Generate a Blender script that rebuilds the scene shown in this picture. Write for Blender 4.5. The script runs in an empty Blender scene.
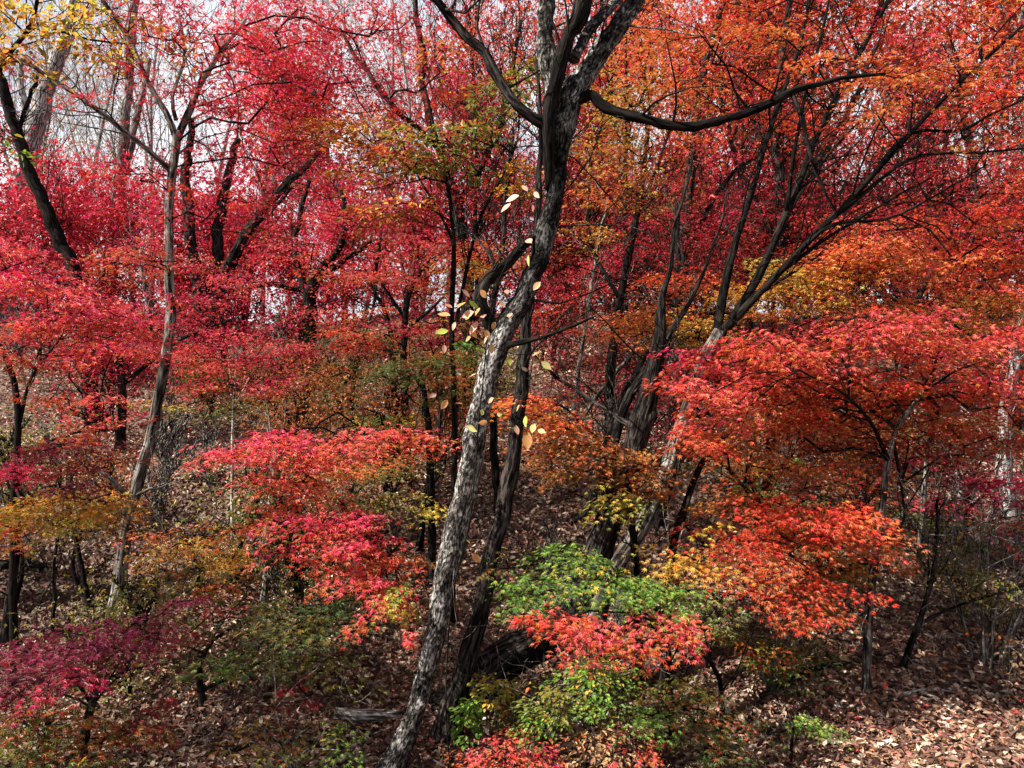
import bpy, math, random
import numpy as np
from mathutils import Vector

# ------------------------------------------------------------------ camera, sky, sun, exposure
scene = bpy.context.scene
C = bpy.context.collection
F = 770.0                       # focal length in pixels of the 1024 wide picture
EYE = 1.6
cam_d = bpy.data.cameras.new('camera'); cam = bpy.data.objects.new('camera', cam_d); C.objects.link(cam)
cam.location = (0, 0, EYE); cam.rotation_euler = (math.radians(90), 0, 0)
cam_d.sensor_width = 36.0; cam_d.lens = 36.0 * F / 1024.0
cam_d.clip_start = 0.05; cam_d.clip_end = 2000
scene.camera = cam

SUN_EL, SUN_AZ = 43.0, -112.0   # azimuth clockwise from +Y (view direction); negative = left
world = bpy.data.worlds.new('World'); scene.world = world; world.use_nodes = True
wn, wl = world.node_tree.nodes, world.node_tree.links
wn.clear()
wo = wn.new('ShaderNodeOutputWorld'); bg = wn.new('ShaderNodeBackground'); sky = wn.new('ShaderNodeTexSky')
sky.sky_type = 'NISHITA'; sky.sun_disc = False
sky.sun_elevation = math.radians(SUN_EL); sky.sun_rotation = math.radians(SUN_AZ)
sky.air_density = 1.0; sky.dust_density = 1.5
tc = wn.new('ShaderNodeTexCoord'); nz = wn.new('ShaderNodeTexNoise'); rp = wn.new('ShaderNodeValToRGB')
mx = wn.new('ShaderNodeMix'); mx.data_type = 'RGBA'
nz.inputs['Scale'].default_value = 2.2; nz.inputs['Detail'].default_value = 7; nz.inputs['Roughness'].default_value = 0.6
rp.color_ramp.elements[0].position = 0.28; rp.color_ramp.elements[1].position = 0.50
wl.new(tc.outputs['Generated'], nz.inputs['Vector']); wl.new(nz.outputs['Fac'], rp.inputs['Fac'])
sx = wn.new('ShaderNodeSeparateXYZ'); cm = wn.new('ShaderNodeMapRange'); cf = wn.new('ShaderNodeMath'); cf.operation = 'MULTIPLY'
cm.inputs[1].default_value = .35; cm.inputs[2].default_value = .75; cm.inputs[3].default_value = 1; cm.inputs[4].default_value = .12   # cloud bank low, clear sky overhead
wl.new(tc.outputs['Generated'], sx.inputs[0]); wl.new(sx.outputs['Z'], cm.inputs[0])
wl.new(rp.outputs['Color'], cf.inputs[0]); wl.new(cm.outputs[0], cf.inputs[1]); wl.new(cf.outputs[0], mx.inputs['Factor']); wl.new(sky.outputs['Color'], mx.inputs[6])
mx.inputs[7].default_value = (7.6, 7.9, 8.5, 1)        # white cloud
wl.new(mx.outputs[2], bg.inputs['Color']); bg.inputs['Strength'].default_value = 0.05
wl.new(bg.outputs['Background'], wo.inputs['Surface'])

sun_d = bpy.data.lights.new('sun', 'SUN'); sun = bpy.data.objects.new('sun', sun_d); C.objects.link(sun)
sun_d.energy = 5.0; sun_d.angle = math.radians(0.5); sun_d.color = (1.0, 0.95, 0.87)
_e, _a = math.radians(SUN_EL), math.radians(SUN_AZ)
TO_SUN = Vector((math.sin(_a) * math.cos(_e), math.cos(_a) * math.cos(_e), math.sin(_e)))
sun.rotation_euler = (-TO_SUN).to_track_quat('-Z', 'Y').to_euler()
sun.location = (-10, -6, 20)

vs = scene.view_settings
vs.view_transform = 'Standard'; vs.look = 'None'; vs.gamma = 1; vs.use_curve_mapping = False; vs.exposure = 1.65
scene.cycles.max_bounces = 6; scene.cycles.diffuse_bounces = 3; scene.cycles.glossy_bounces = 2; scene.cycles.transmission_bounces = 3

# ------------------------------------------------------------------ numeric helpers
def hash3(i, j, k, seed=0):
    h = (i * 374761393 + j * 668265263 + k * 2147483647 + seed * 974711) & 0xFFFFFFFF
    h = ((h ^ (h >> 13)) * 1274126177) & 0xFFFFFFFF
    return ((h ^ (h >> 16)) & 0xFFFF) / 65535.0
def vnoise(p, seed=0):
    p = np.asarray(p, float); i = np.floor(p).astype(np.int64); f = p - i; f = f * f * (3 - 2 * f)
    r = 0
    for a in (0, 1):
        for b in (0, 1):
            for c in (0, 1):
                w = (f[:, 0] if a else 1 - f[:, 0]) * (f[:, 1] if b else 1 - f[:, 1]) * (f[:, 2] if c else 1 - f[:, 2])
                r = r + w * hash3(i[:, 0] + a, i[:, 1] + b, i[:, 2] + c, seed)
    return r
def fbm(p, octaves=4, seed=0):
    r, a, t = 0, 1.0, 0
    for o in range(octaves):
        r = r + a * vnoise(np.asarray(p) * 2 ** o + 17.3 * o, seed + o); t += a; a *= 0.5
    return r / t
GY = np.array([-400, -4, 0, 1.6, 2.4, 3.2, 4.3, 5.2, 6.0, 8.0, 11.0, 15.0, 20.0, 25.0, 32.0, 60.0, 120., 500.])
GZ = np.array([1.0, 0.1, 0.0, -.05, -.18, -.42, -.62, -.52, -.28, .36, 1.25, 2.3, 3.3, 3.7, 3.6, 1.4, .6, .6])
def ground(x, y):
    x = np.asarray(x, float); y = np.asarray(y, float)
    z = 0
    for o in (-.7, -.35, 0, .35, .7): z = z + np.interp(y + o, GY, GZ) / 5
    near = np.exp(-((x ** 2 + y ** 2) / 45.0 ** 2))
    p = np.stack([x * .35, y * .35, x * 0], -1).reshape(-1, 3)
    q = np.stack([x * 1.3, y * 1.3, x * 0 + 5], -1).reshape(-1, 3)
    z = z + ((fbm(p, 2, 3) - .5) * .55 + (fbm(q, 2, 9) - .5) * .16).reshape(x.shape) * near
    z = z + np.clip(x - 1, 0, 9) * 0.05 * np.clip((y - 6) / 6, 0, 1) * near
    z = z + (np.sin(x * .45 + 1.0) * .22 + np.sin(x * .83 + y * .2) * .2) * np.clip((y - 9) / 6, 0, 1) * near
    return z
def g1(x, y): return float(ground(np.array([x]), np.array([y]))[0])
def P(px, py, d): return np.array([(px - 512) / F * d, d, EYE - (py - 384) / F * d])
def ray_ground(px, py):
    ds = np.arange(2.0, 40, .02); x = (px - 512) / F * ds; z = EYE - (py - 384) / F * ds
    below = np.nonzero(z <= ground(x, ds))[0]
    return float(ds[below[0]]) if len(below) else 30.0
def unit(v): return v / np.maximum(np.linalg.norm(v, axis=-1, keepdims=True), 1e-9)

# ------------------------------------------------------------------ materials
def mat(name):
    m = bpy.data.materials.new(name); m.use_nodes = True
    return m, m.node_tree.nodes, m.node_tree.links, m.node_tree.nodes['Principled BSDF']
def leaf_material(name, trans=.44, rough=.48, spec=.4):
    m, n, l, b = mat(name)
    at = n.new('ShaderNodeAttribute'); at.attribute_name = 'leaf_tint'
    geo = n.new('ShaderNodeTexCoord'); no = n.new('ShaderNodeTexNoise'); no.inputs['Scale'].default_value = 55
    no.inputs['Detail'].default_value = 2
    l.new(geo.outputs['Object'], no.inputs['Vector'])
    mr = n.new('ShaderNodeMapRange'); mr.inputs[3].default_value = .72; mr.inputs[4].default_value = 1.28
    l.new(no.outputs['Fac'], mr.inputs[0])
    mu = n.new('ShaderNodeVectorMath'); mu.operation = 'SCALE'
    l.new(at.outputs['Color'], mu.inputs[0]); l.new(mr.outputs[0], mu.inputs['Scale'])
    l.new(mu.outputs[0], b.inputs['Base Color'])
    b.inputs['Roughness'].default_value = rough; b.inputs['Specular IOR Level'].default_value = spec
    tr = n.new('ShaderNodeBsdfTranslucent'); l.new(mu.outputs[0], tr.inputs['Color'])
    ms = n.new('ShaderNodeMixShader'); ms.inputs[0].default_value = trans
    l.new(b.outputs[0], ms.inputs[1]); l.new(tr.outputs[0], ms.inputs[2])
    l.new(ms.outputs[0], n['Material Output'].inputs['Surface'])
    return m
def bark_material(name, dark, mid, pale, scale=1.0, bump=.6, zs=1.0, toned=False):
    m, n, l, b = mat(name)
    at = n.new('ShaderNodeAttribute'); at.attribute_name = 'bark_coord'
    a = n.new('ShaderNodeTexNoise'); a.inputs['Scale'].default_value = 26 * scale; a.inputs['Detail'].default_value = 6
    a.inputs['Roughness'].default_value = .65; a.inputs['Distortion'].default_value = .6
    c = n.new('ShaderNodeTexNoise'); c.inputs['Scale'].default_value = 5 * scale; c.inputs['Detail'].default_value = 5
    zm = n.new('ShaderNodeVectorMath'); zm.operation = 'MULTIPLY'; zm.inputs[1].default_value = (1, 1, 1 / zs)
    l.new(at.outputs['Vector'], zm.inputs[0])
    l.new(zm.outputs[0], a.inputs['Vector']); l.new(zm.outputs[0], c.inputs['Vector'])
    mm = n.new('ShaderNodeMath'); mm.operation = 'MULTIPLY_ADD'; mm.inputs[1].default_value = .55
    l.new(a.outputs['Fac'], mm.inputs[0])
    m2 = n.new('ShaderNodeMath'); m2.operation = 'MULTIPLY'; m2.inputs[1].default_value = .5
    l.new(c.outputs['Fac'], m2.inputs[0]); l.new(m2.outputs[0], mm.inputs[2])
    r = n.new('ShaderNodeValToRGB'); e = r.color_ramp.elements
    e[0].position = .40; e[0].color = (*dark, 1); e[1].position = .64; e[1].color = (*pale, 1)
    q = e.new(.50); q.color = (*mid, 1)
    l.new(mm.outputs[0], r.inputs['Fac'])
    f = n.new('ShaderNodeTexNoise'); f.inputs['Scale'].default_value = 60 * scale; f.inputs['Detail'].default_value = 3
    st = n.new('ShaderNodeVectorMath'); st.operation = 'MULTIPLY'; st.inputs[1].default_value = (1, 1, 1.5 if toned else .5)
    l.new(at.outputs['Vector'], st.inputs[0]); l.new(st.outputs[0], f.inputs['Vector'])
    cr = n.new('ShaderNodeMapRange'); cr.inputs[1].default_value = .40; cr.inputs[2].default_value = .56
    cr.inputs[3].default_value = .10; cr.inputs[4].default_value = 1
    l.new(f.outputs['Fac'], cr.inputs[0])
    mu = n.new('ShaderNodeVectorMath'); mu.operation = 'SCALE'
    l.new(r.outputs['Color'], mu.inputs[0]); l.new(cr.outputs[0], mu.inputs['Scale'])
    if toned:                                                       # dark bark plus painted-in shade mid-stem, pale flaking bark below and at the fork
        tn = n.new('ShaderNodeAttribute'); tn.attribute_name = 'bark_shade_tone'
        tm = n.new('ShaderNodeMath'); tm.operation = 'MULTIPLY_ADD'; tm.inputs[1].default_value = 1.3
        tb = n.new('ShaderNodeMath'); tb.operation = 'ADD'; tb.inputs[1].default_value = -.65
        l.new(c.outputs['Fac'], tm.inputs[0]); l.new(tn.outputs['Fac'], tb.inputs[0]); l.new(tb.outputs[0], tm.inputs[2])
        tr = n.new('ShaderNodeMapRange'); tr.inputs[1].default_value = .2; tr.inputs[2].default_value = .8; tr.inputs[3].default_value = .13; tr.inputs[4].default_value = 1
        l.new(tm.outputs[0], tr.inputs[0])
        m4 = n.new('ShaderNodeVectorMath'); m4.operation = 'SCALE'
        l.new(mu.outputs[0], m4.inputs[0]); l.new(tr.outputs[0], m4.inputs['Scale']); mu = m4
    l.new(mu.outputs[0], b.inputs['Base Color'])
    b.inputs['Roughness'].default_value = .9; b.inputs['Specular IOR Level'].default_value = .06
    ad = n.new('ShaderNodeMath'); ad.operation = 'ADD'
    l.new(mm.outputs[0], ad.inputs[0]); l.new(cr.outputs[0], ad.inputs[1])
    bp = n.new('ShaderNodeBump'); bp.inputs['Strength'].default_value = bump; bp.inputs['Distance'].default_value = .012
    l.new(ad.outputs[0], bp.inputs['Height']); l.new(bp.outputs[0], b.inputs['Normal'])
    return m
LEAF = leaf_material('leaf_blade')
LITTER = leaf_material('dead_leaf', .12, .75, .25)
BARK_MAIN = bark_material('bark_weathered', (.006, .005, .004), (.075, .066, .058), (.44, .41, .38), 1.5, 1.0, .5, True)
BARK_DARK = bark_material('bark_dark', (.004, .003, .003), (.018, .014, .012), (.065, .053, .046), 1.1, .9)
BARK_GREY = bark_material('bark_smooth_grey', (.03, .025, .02), (.12, .105, .09), (.33, .30, .265), .8, .4)
BARK_MID = bark_material('bark_grey_brown', (.014, .011, .009), (.06, .05, .043), (.20, .18, .155), .9, .5)
BARK_BLACK = bark_material('bark_thin_dark', (.003, .002, .002), (.008, .006, .005), (.022, .017, .014), 1.0, .3)
BARK_PALE = bark_material('bark_pale', (.12, .11, .10), (.30, .28, .26), (.52, .50, .47), .8, .4)
BARK_DEAD = bark_material('dead_wood', (.03, .026, .022), (.2, .18, .16), (.46, .43, .40), .9, .6)

# ------------------------------------------------------------------ mesh helpers
def mesh_obj(name, verts, quads, material, parent=None, loc=None, smooth=True, face_col=None, bark=None, ngons=()):
    me = bpy.data.meshes.new(name)
    verts = np.asarray(verts, np.float32).reshape(-1, 3)
    off = np.zeros(3) if loc is None else np.asarray(loc)
    verts = verts - off.astype(np.float32)
    quads = np.asarray(quads, np.int32).reshape(-1, 4)
    me.vertices.add(len(verts)); me.vertices.foreach_set('co', verts.ravel())
    idx = quads.ravel(); starts = np.arange(len(quads)) * 4; tot = np.full(len(quads), 4)
    for g in ngons:
        starts = np.append(starts, len(idx)); tot = np.append(tot, len(g)); idx = np.append(idx, np.asarray(g))
    me.loops.add(len(idx)); me.loops.foreach_set('vertex_index', idx.astype(np.int32))
    me.polygons.add(len(starts)); me.polygons.foreach_set('loop_start', starts.astype(np.int32))
    me.polygons.foreach_set('use_smooth', np.full(len(starts), smooth))
    me.update(calc_edges=True)
    if face_col is not None:
        a = me.attributes.new('leaf_tint', 'FLOAT_COLOR', 'FACE')
        c = np.ones((len(starts), 4), np.float32); c[:, :3] = face_col; a.data.foreach_set('color', c.ravel())
    if bark is not None:
        a = me.attributes.new('bark_coord', 'FLOAT_VECTOR', 'POINT')
        a.data.foreach_set('vector', np.asarray(bark, np.float32).ravel())
    me.materials.append(material)
    o = bpy.data.objects.new(name, me); C.objects.link(o)
    if parent is not None: o.parent = parent
    elif loc is not None: o.location = off
    return o
def empty(name, loc, label, cat, group=None):
    o = bpy.data.objects.new(name, None); C.objects.link(o); o.location = tuple(loc); o.empty_display_size = .1
    o['label'] = label; o['category'] = cat
    if group: o['group'] = group
    return o
def catmull(pts, rad, step):
    pts = np.asarray(pts, float); rad = np.asarray(rad, float)
    pp = np.vstack([2 * pts[0] - pts[1], pts, 2 * pts[-1] - pts[-2]]); out = []; ro = []
    for i in range(len(pts) - 1):
        p0, p1, p2, p3 = pp[i:i + 4]; L = np.linalg.norm(p2 - p1); n = max(2, int(L / step))
        t = np.arange(n)[:, None] / n
        out.append(.5 * ((2 * p1) + (-p0 + p2) * t + (2 * p0 - 5 * p1 + 4 * p2 - p3) * t ** 2 + (-p0 + 3 * p1 - 3 * p2 + p3) * t ** 3))
        ro.append(rad[i] + (rad[i + 1] - rad[i]) * t[:, 0])
    out.append(pts[-1:]); ro.append(rad[-1:])
    return np.vstack(out), np.concatenate(ro)
def tube(pts, rad, segs=12, step=.08, rough=.10, seed=0, flare=0.0, wobble=.0, zf=1.0, knots=0):
    c, r = catmull(pts, rad, step)
    L = np.concatenate([[0], np.cumsum(np.linalg.norm(np.diff(c, axis=0), axis=1))])
    if wobble:
        w = np.stack([fbm(np.stack([L * 2.2, L * 0 + k, L * 0 + seed], -1), 3, seed) - .5 for k in (1.3, 5.7, 9.1)], -1)
        w = w + .45 * np.stack([vnoise(np.stack([L * 7.5, L * 0 + k, L * 0 + seed], -1), seed + 3) - .5 for k in (2.3, 6.7, 8.1)], -1)
        w *= np.clip(L / .3, 0, 1)[:, None]; c = c + w * wobble
    if flare: r = r * (1 + flare * np.exp(-L / (r[0] * 2.2)))
    t = unit(np.gradient(c, axis=0)); u = np.zeros_like(c)
    a = np.cross(t[0], [0.3, 1, .1]); u[0] = a / np.linalg.norm(a)
    for i in range(1, len(c)):
        a = u[i - 1] - t[i] * np.dot(u[i - 1], t[i]); u[i] = a / np.linalg.norm(a)
    v = np.cross(t, u)
    th = np.arange(segs) / segs * 2 * math.pi
    co, si = np.cos(th), np.sin(th)
    rr = np.repeat(r[:, None], segs, 1)
    bc = np.stack([np.repeat(co[None] * 1, len(c), 0) * rr, np.repeat(si[None], len(c), 0) * rr, np.repeat(L[:, None], segs, 1) * .28], -1)
    if rough:
        q = bc.reshape(-1, 3) / np.mean(r) * [1, 1, 1.3] + seed * 3.1
        d = (fbm(q * .8, 2, seed) - .5) * 1.6 + (np.abs(fbm(q * [3.2, 3.2, zf * 3.2], 3, seed + 5) - .5) * 2.6 - .35)
        rr = rr * (1 + rough * d.reshape(rr.shape))
        if knots:
            kg = np.random.default_rng(seed + 77)
            for _ in range(knots):
                kl, kt, ka, ks = kg.uniform(.02, .98) * L[-1], kg.uniform(0, 6.283), kg.uniform(.18, .5), kg.uniform(.5, 1.0)
                dl = (L[:, None] - kl) / (np.mean(r) * ks * 1.3); dt = (np.angle(np.exp(1j * (th[None] - kt)))) / (.5 * ks)
                e2 = dl ** 2 + dt ** 2
                rr = rr * (1 + ka * np.exp(-e2) - ka * .9 * np.exp(-e2 * 9))
    vert = c[:, None] + rr[..., None] * (co[None, :, None] * u[:, None] + si[None, :, None] * v[:, None])
    n = len(c); i, j = np.meshgrid(np.arange(n - 1), np.arange(segs), indexing='ij'); k = (j + 1) % segs
    quads = np.stack([i * segs + j, i * segs + k, (i + 1) * segs + k, (i + 1) * segs + j], -1).reshape(-1, 4)
    caps = [list(range((n - 1) * segs, n * segs)), list(range(segs - 1, -1, -1))]
    return vert.reshape(-1, 3), quads, bc.reshape(-1, 3) + seed * 1.7, caps, c, r
def prisms(a, b, ra, rb, segs=5):
    a, b = np.asarray(a), np.asarray(b); t = unit(b - a)
    ref = np.where(np.abs(t[:, 2:3]) > .9, [[1., 0, 0]], [[0, 0, 1.]]); u = unit(np.cross(t, ref)); v = np.cross(t, u)
    th = np.arange(segs) / segs * 2 * math.pi
    ring = np.cos(th)[None, :, None] * u[:, None] + np.sin(th)[None, :, None] * v[:, None]
    va = a[:, None] + ring * np.asarray(ra)[:, None, None]; vb = b[:, None] + ring * np.asarray(rb)[:, None, None]
    V = np.concatenate([va, vb], 1).reshape(-1, 3); n = len(a)
    base = (np.arange(n) * 2 * segs)[:, None]; j = np.arange(segs)[None]; k = (j + 1) % segs
    Q = np.stack([base + j, base + k, base + segs + k, base + segs + j], -1).reshape(-1, 4)
    return V, Q, V * [1, 1, .3]
def lobes(angles, lens, notch):
    n = len(angles); V = [(0, 0, 0)]; A = [math.radians(a) for a in angles]
    na = [A[0] - .5] + [(A[i] + A[i + 1]) / 2 for i in range(n - 1)] + [A[-1] + .5]
    nr = [.12] + [notch * min(lens[i], lens[i + 1]) for i in range(n - 1)] + [.12]
    for a, r in zip(na, nr): V.append((math.sin(a) * r, math.cos(a) * r, .03))
    for a, r in zip(A, lens): V.append((math.sin(a) * r, math.cos(a) * r, -.22 * r * r))
    Q = [(0, 1 + i, 1 + n + 1 + i, 2 + i) for i in range(n)]
    return np.array(V) * .62, np.array(Q)
MAPLE7 = lobes([-118, -76, -37, 0, 37, 76, 118], [.42, .74, .94, 1, .94, .74, .42], .36)
MAPLE5 = lobes([-92, -46, 0, 46, 92], [.62, .88, 1, .88, .62], .38)
MAPLE3 = lobes([-62, 0, 62], [.8, 1, .8], .5)
OVAL = (np.array([(0, 0, 0), (.3, .32, .07), (.25, .7, .06), (0, 1.05, -.08), (-.25, .7, .06), (-.3, .32, .07)]), np.array([(0, 1, 2, 3), (0, 3, 4, 5)]))
CURL = (np.array([(0, 0, 0), (.3, .25, .16), (.26, .75, .2), (0, 1.0, .1), (-.26, .75, .16), (-.3, .3, .22)]) - [0, .5, 0], np.array([(0, 1, 2, 3), (0, 3, 4, 5)]))
def leaf_mesh(pos, direc, nrm, size, col, tmpl):
    V, Q = tmpl; direc = unit(direc); u = unit(np.cross(direc, nrm)); n = np.cross(u, direc)
    W = pos[:, None] + size[:, None, None] * (V[None, :, 0:1] * u[:, None] + V[None, :, 1:2] * direc[:, None] + V[None, :, 2:3] * n[:, None])
    base = (np.arange(len(pos)) * len(V))[:, None, None]
    return W.reshape(-1, 3), (Q[None] + base).reshape(-1, 4), np.repeat(col, len(Q), 0)

_w = [.03, .22, .31, .26, .12, .015]; _y = [0, .2, .45, .7, .92, 1.06]
BROAD = (np.array([(0, y, -.10 * y * y) for y in _y] + [(w, y, .10 * w - .10 * y * y + .05) for w, y in zip(_w, _y)] + [(-w, y, .10 * w - .10 * y * y + .05) for w, y in zip(_w, _y)]),
         np.array([(i, 6 + i, 7 + i, i + 1) for i in range(5)] + [(i + 1, 13 + i, 12 + i, i) for i in range(5)]))
_r = np.random.default_rng(3); CRUMPLE = (MAPLE5[0] * [1.25, 1.25, 1] + np.stack([_r.normal(size=len(MAPLE5[0])) * .05, _r.normal(size=len(MAPLE5[0])) * .05, _r.uniform(-.05, .26, len(MAPLE5[0]))], -1), MAPLE5[1])
ROLL = (CURL[0] * [.6, 1.2, 1.9], CURL[1])
# ------------------------------------------------------------------ leaf palettes: (upper colours, lower / inner colours)
PAL = {
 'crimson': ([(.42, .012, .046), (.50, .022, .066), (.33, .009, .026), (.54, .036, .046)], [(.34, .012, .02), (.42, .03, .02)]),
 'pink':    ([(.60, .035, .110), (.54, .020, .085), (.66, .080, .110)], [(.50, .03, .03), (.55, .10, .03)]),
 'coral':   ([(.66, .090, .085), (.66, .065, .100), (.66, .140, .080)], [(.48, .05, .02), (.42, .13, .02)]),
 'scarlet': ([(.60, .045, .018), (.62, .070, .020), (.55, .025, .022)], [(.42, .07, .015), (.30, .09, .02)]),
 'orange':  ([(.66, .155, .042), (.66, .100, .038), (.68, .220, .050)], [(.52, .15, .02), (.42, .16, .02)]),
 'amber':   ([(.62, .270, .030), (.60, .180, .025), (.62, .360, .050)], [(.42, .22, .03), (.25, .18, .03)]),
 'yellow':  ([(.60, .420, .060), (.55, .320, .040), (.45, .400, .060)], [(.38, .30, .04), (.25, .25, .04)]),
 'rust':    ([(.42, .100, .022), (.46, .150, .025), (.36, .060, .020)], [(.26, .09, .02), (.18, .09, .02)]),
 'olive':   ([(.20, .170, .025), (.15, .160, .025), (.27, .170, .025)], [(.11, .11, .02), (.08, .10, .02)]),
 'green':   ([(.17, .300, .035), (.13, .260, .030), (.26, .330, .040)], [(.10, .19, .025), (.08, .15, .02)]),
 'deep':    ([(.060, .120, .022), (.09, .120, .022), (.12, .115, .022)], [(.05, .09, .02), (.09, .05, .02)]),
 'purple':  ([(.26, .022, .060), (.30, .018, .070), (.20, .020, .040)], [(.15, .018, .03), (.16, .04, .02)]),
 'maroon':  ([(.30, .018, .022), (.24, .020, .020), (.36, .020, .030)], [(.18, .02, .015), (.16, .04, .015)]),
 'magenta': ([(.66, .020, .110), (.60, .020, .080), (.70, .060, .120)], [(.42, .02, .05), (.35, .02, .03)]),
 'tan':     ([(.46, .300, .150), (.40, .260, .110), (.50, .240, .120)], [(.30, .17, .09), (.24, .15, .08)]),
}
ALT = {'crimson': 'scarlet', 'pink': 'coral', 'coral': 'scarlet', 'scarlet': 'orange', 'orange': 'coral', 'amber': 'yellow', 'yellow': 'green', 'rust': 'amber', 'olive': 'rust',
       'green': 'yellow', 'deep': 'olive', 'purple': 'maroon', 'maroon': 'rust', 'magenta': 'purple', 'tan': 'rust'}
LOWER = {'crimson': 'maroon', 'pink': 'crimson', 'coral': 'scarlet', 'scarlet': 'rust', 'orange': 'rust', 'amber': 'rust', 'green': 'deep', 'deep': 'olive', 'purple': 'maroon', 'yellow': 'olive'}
NLEAF = 0
DENS_NEAR, DENS_FAR, LEAF_SCALE = 1.55, 1.75, .78
def grow_pad(rng, pad, stem_pts, stem_rad, leaf, size):
    """one leaf spray: returns twig segments and leaves. pad = (px,py,halfw,halfh,depth,palette,coverage)"""
    px, py, hw, hh, d, pal, cov = pad[:7]; dome = pad[7] if len(pad) > 7 else .5
    c = P(px, py, d); rx, rz = hw / F * d, hh / F * d; ry = min(max(rx * .75, .2), 1.6); rz = rz * (.78 if d < 7 else .9)
    big = 1.0 if d < 7 else min(1.0 + (d - 7) * .025, 1.2)
    s = size * big * LEAF_SCALE; spx = s * F / d; cov = cov * (DENS_NEAR if d < 7 else DENS_FAR) * (.44 if py < 230 else .7 if (py < 335 and d > 7.4) else 1)
    n = int(cov * math.pi * hw * hh / (.21 * spx * spx)) + 6
    per = 52 if d < 8 else 85
    K = max(4, n // per); rf = min(max(.12 + .20 * min(rx, .8), .13), .38) * (1 if d < 9 else 1.35)
    rf = min(rf, rx * .6, )
    q = unit(rng.normal(size=(K, 3))) * (rng.random((K, 1)) ** (1 / 2.6)) * (1 + .28 * rng.random((K, 1)) ** 4)
    q[:, 2] = np.where(rng.random(K) < dome, np.abs(q[:, 2]), q[:, 2])
    tiers = max(1, int(round(2 * rz / (.15 if d < 8 else .24)))); tz = (np.floor((q[:, 2] + 1) / 2 * tiers * .999) + .5) / tiers * 2 - 1
    q[:, 2] = tz + rng.normal(size=K) * .07
    tips = c + q * [max(rx - rf * .6, rx * .5), ry, max(rz, .03)]
    tips[:, 2] += q[:, 0] * rz * rng.uniform(-.7, .7) - (q[:, 0] ** 2 + q[:, 1] ** 2) * rz * .3 * dome
    tips += rng.normal(size=(K, 3)) * [.10 * rx, .1 * ry, .22 * rz]
    # attach
    dd = np.linalg.norm(stem_pts - c, axis=1) + np.maximum(stem_pts[:, 2] - c[2], 0) * 1.2
    o = int(np.argmin(dd)); org = stem_pts[o]; L = np.linalg.norm(c - org)
    entry = c + (org - c) / max(L, 1e-6) * min(L * .5, rx * .5) - [0, 0, rz * .3]
    m = max(2, int(L / .3)); t = np.linspace(0, 1, m + 1)[:, None]
    path = org + (entry - org) * t + np.sin(t * math.pi) * [0, 0, .10 * L] + rng.normal(size=(m + 1, 3)) * .03 * np.sin(t * math.pi) * min(L, 1.5)
    path[0] = org
    nodes = [p for p in path]; par = list(range(-1, m))
    order = np.argsort(np.linalg.norm(tips - path[-1], axis=1))
    tipnode = []
    for i in order:
        A = np.array(nodes[1:] if len(nodes) > 2 else nodes); off = 1 if len(nodes) > 2 else 0
        de = np.linalg.norm((A - tips[i]) * [1, 1, 1.5], axis=1) + .25 * np.linalg.norm(A - path[-1], axis=1) * (np.arange(len(A)) >= m)
        j = int(np.argmin(de)) + off; b = nodes[j]; Le = np.linalg.norm(tips[i] - b)
        k = 2 if Le > .25 else 1; prev = j
        for x in range(1, k + 1):
            f = x / k; p = b + (tips[i] - b) * f + (rng.normal(size=3) * .05 * Le + [0, 0, .06 * Le] if x < k else 0)
            nodes.append(p); par.append(prev); prev = len(nodes) - 1
        tipnode.append(prev)
    nodes = np.array(nodes); par = np.array(par); w = np.zeros(len(nodes)); w[tipnode] = 1
    for i in range(len(nodes) - 1, 0, -1): w[par[i]] += w[i]
    rt = .0025 * (1 if d < 8 else 1.6)
    rad = np.minimum(rt * np.maximum(w, 1) ** .5, max(stem_rad[o] * .7, .003))
    a, b = nodes[par[1:]], nodes[1:]
    ra, rb = rad[par[1:]], rad[1:]
    ra = np.minimum(ra, rb * 1.6)
    # leaves round each tip, in a flat drooping fan
    tips = tips[order]; fs = .45 + 1.0 * rng.random(K); pw = fs ** 1.6; ti = rng.choice(K, n, p=pw / pw.sum()); r = np.sqrt(rng.random(n)); an = rng.random(n) * 2 * math.pi
    hd = unit(tips - nodes[par[tipnode]]) * [1, 1, .3]
    out = np.stack([np.cos(an), np.sin(an), 0 * an], -1)
    pos = tips[ti] + (out * [1, 1, 0] * .85 + hd[ti] * (np.sum(out * hd[ti], 1, keepdims=True)) * .5) * (r * rf * fs[ti])[:, None] + hd[ti] * (rf * .3)
    sl = rng.normal(size=(K, 2)) * .22
    pos[:, 2] += (out[:, 0] * sl[ti, 0] + out[:, 1] * sl[ti, 1]) * r * rf * fs[ti] - .34 * rf * fs[ti] * r * r + rng.normal(size=n) * .013 * (1 + rf)
    direc = out * .8 + hd[ti] * .6 + rng.normal(size=(n, 3)) * .40; direc[:, 2] -= .26
    nrm = np.array([0, 0, 1.]) + rng.normal(size=(n, 3)) * (.27 if d < 7 else .32)
    sz = s * (.62 + .62 * rng.random(n))
    up, lo = PAL[pal]; up, lo = np.array(up), np.array(lo)
    fan = rng.integers(0, len(up), K)
    alt = np.array(PAL[ALT[pal]][0]); odd = rng.random(K) < .22
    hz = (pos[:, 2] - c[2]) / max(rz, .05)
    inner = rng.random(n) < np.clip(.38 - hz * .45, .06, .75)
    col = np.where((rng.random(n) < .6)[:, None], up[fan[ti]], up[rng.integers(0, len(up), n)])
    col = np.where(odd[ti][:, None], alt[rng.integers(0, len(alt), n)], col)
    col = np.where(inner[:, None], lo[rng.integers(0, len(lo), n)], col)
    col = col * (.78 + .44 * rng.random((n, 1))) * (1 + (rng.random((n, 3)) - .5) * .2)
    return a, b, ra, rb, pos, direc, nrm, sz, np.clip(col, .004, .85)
TREES = 0
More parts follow.
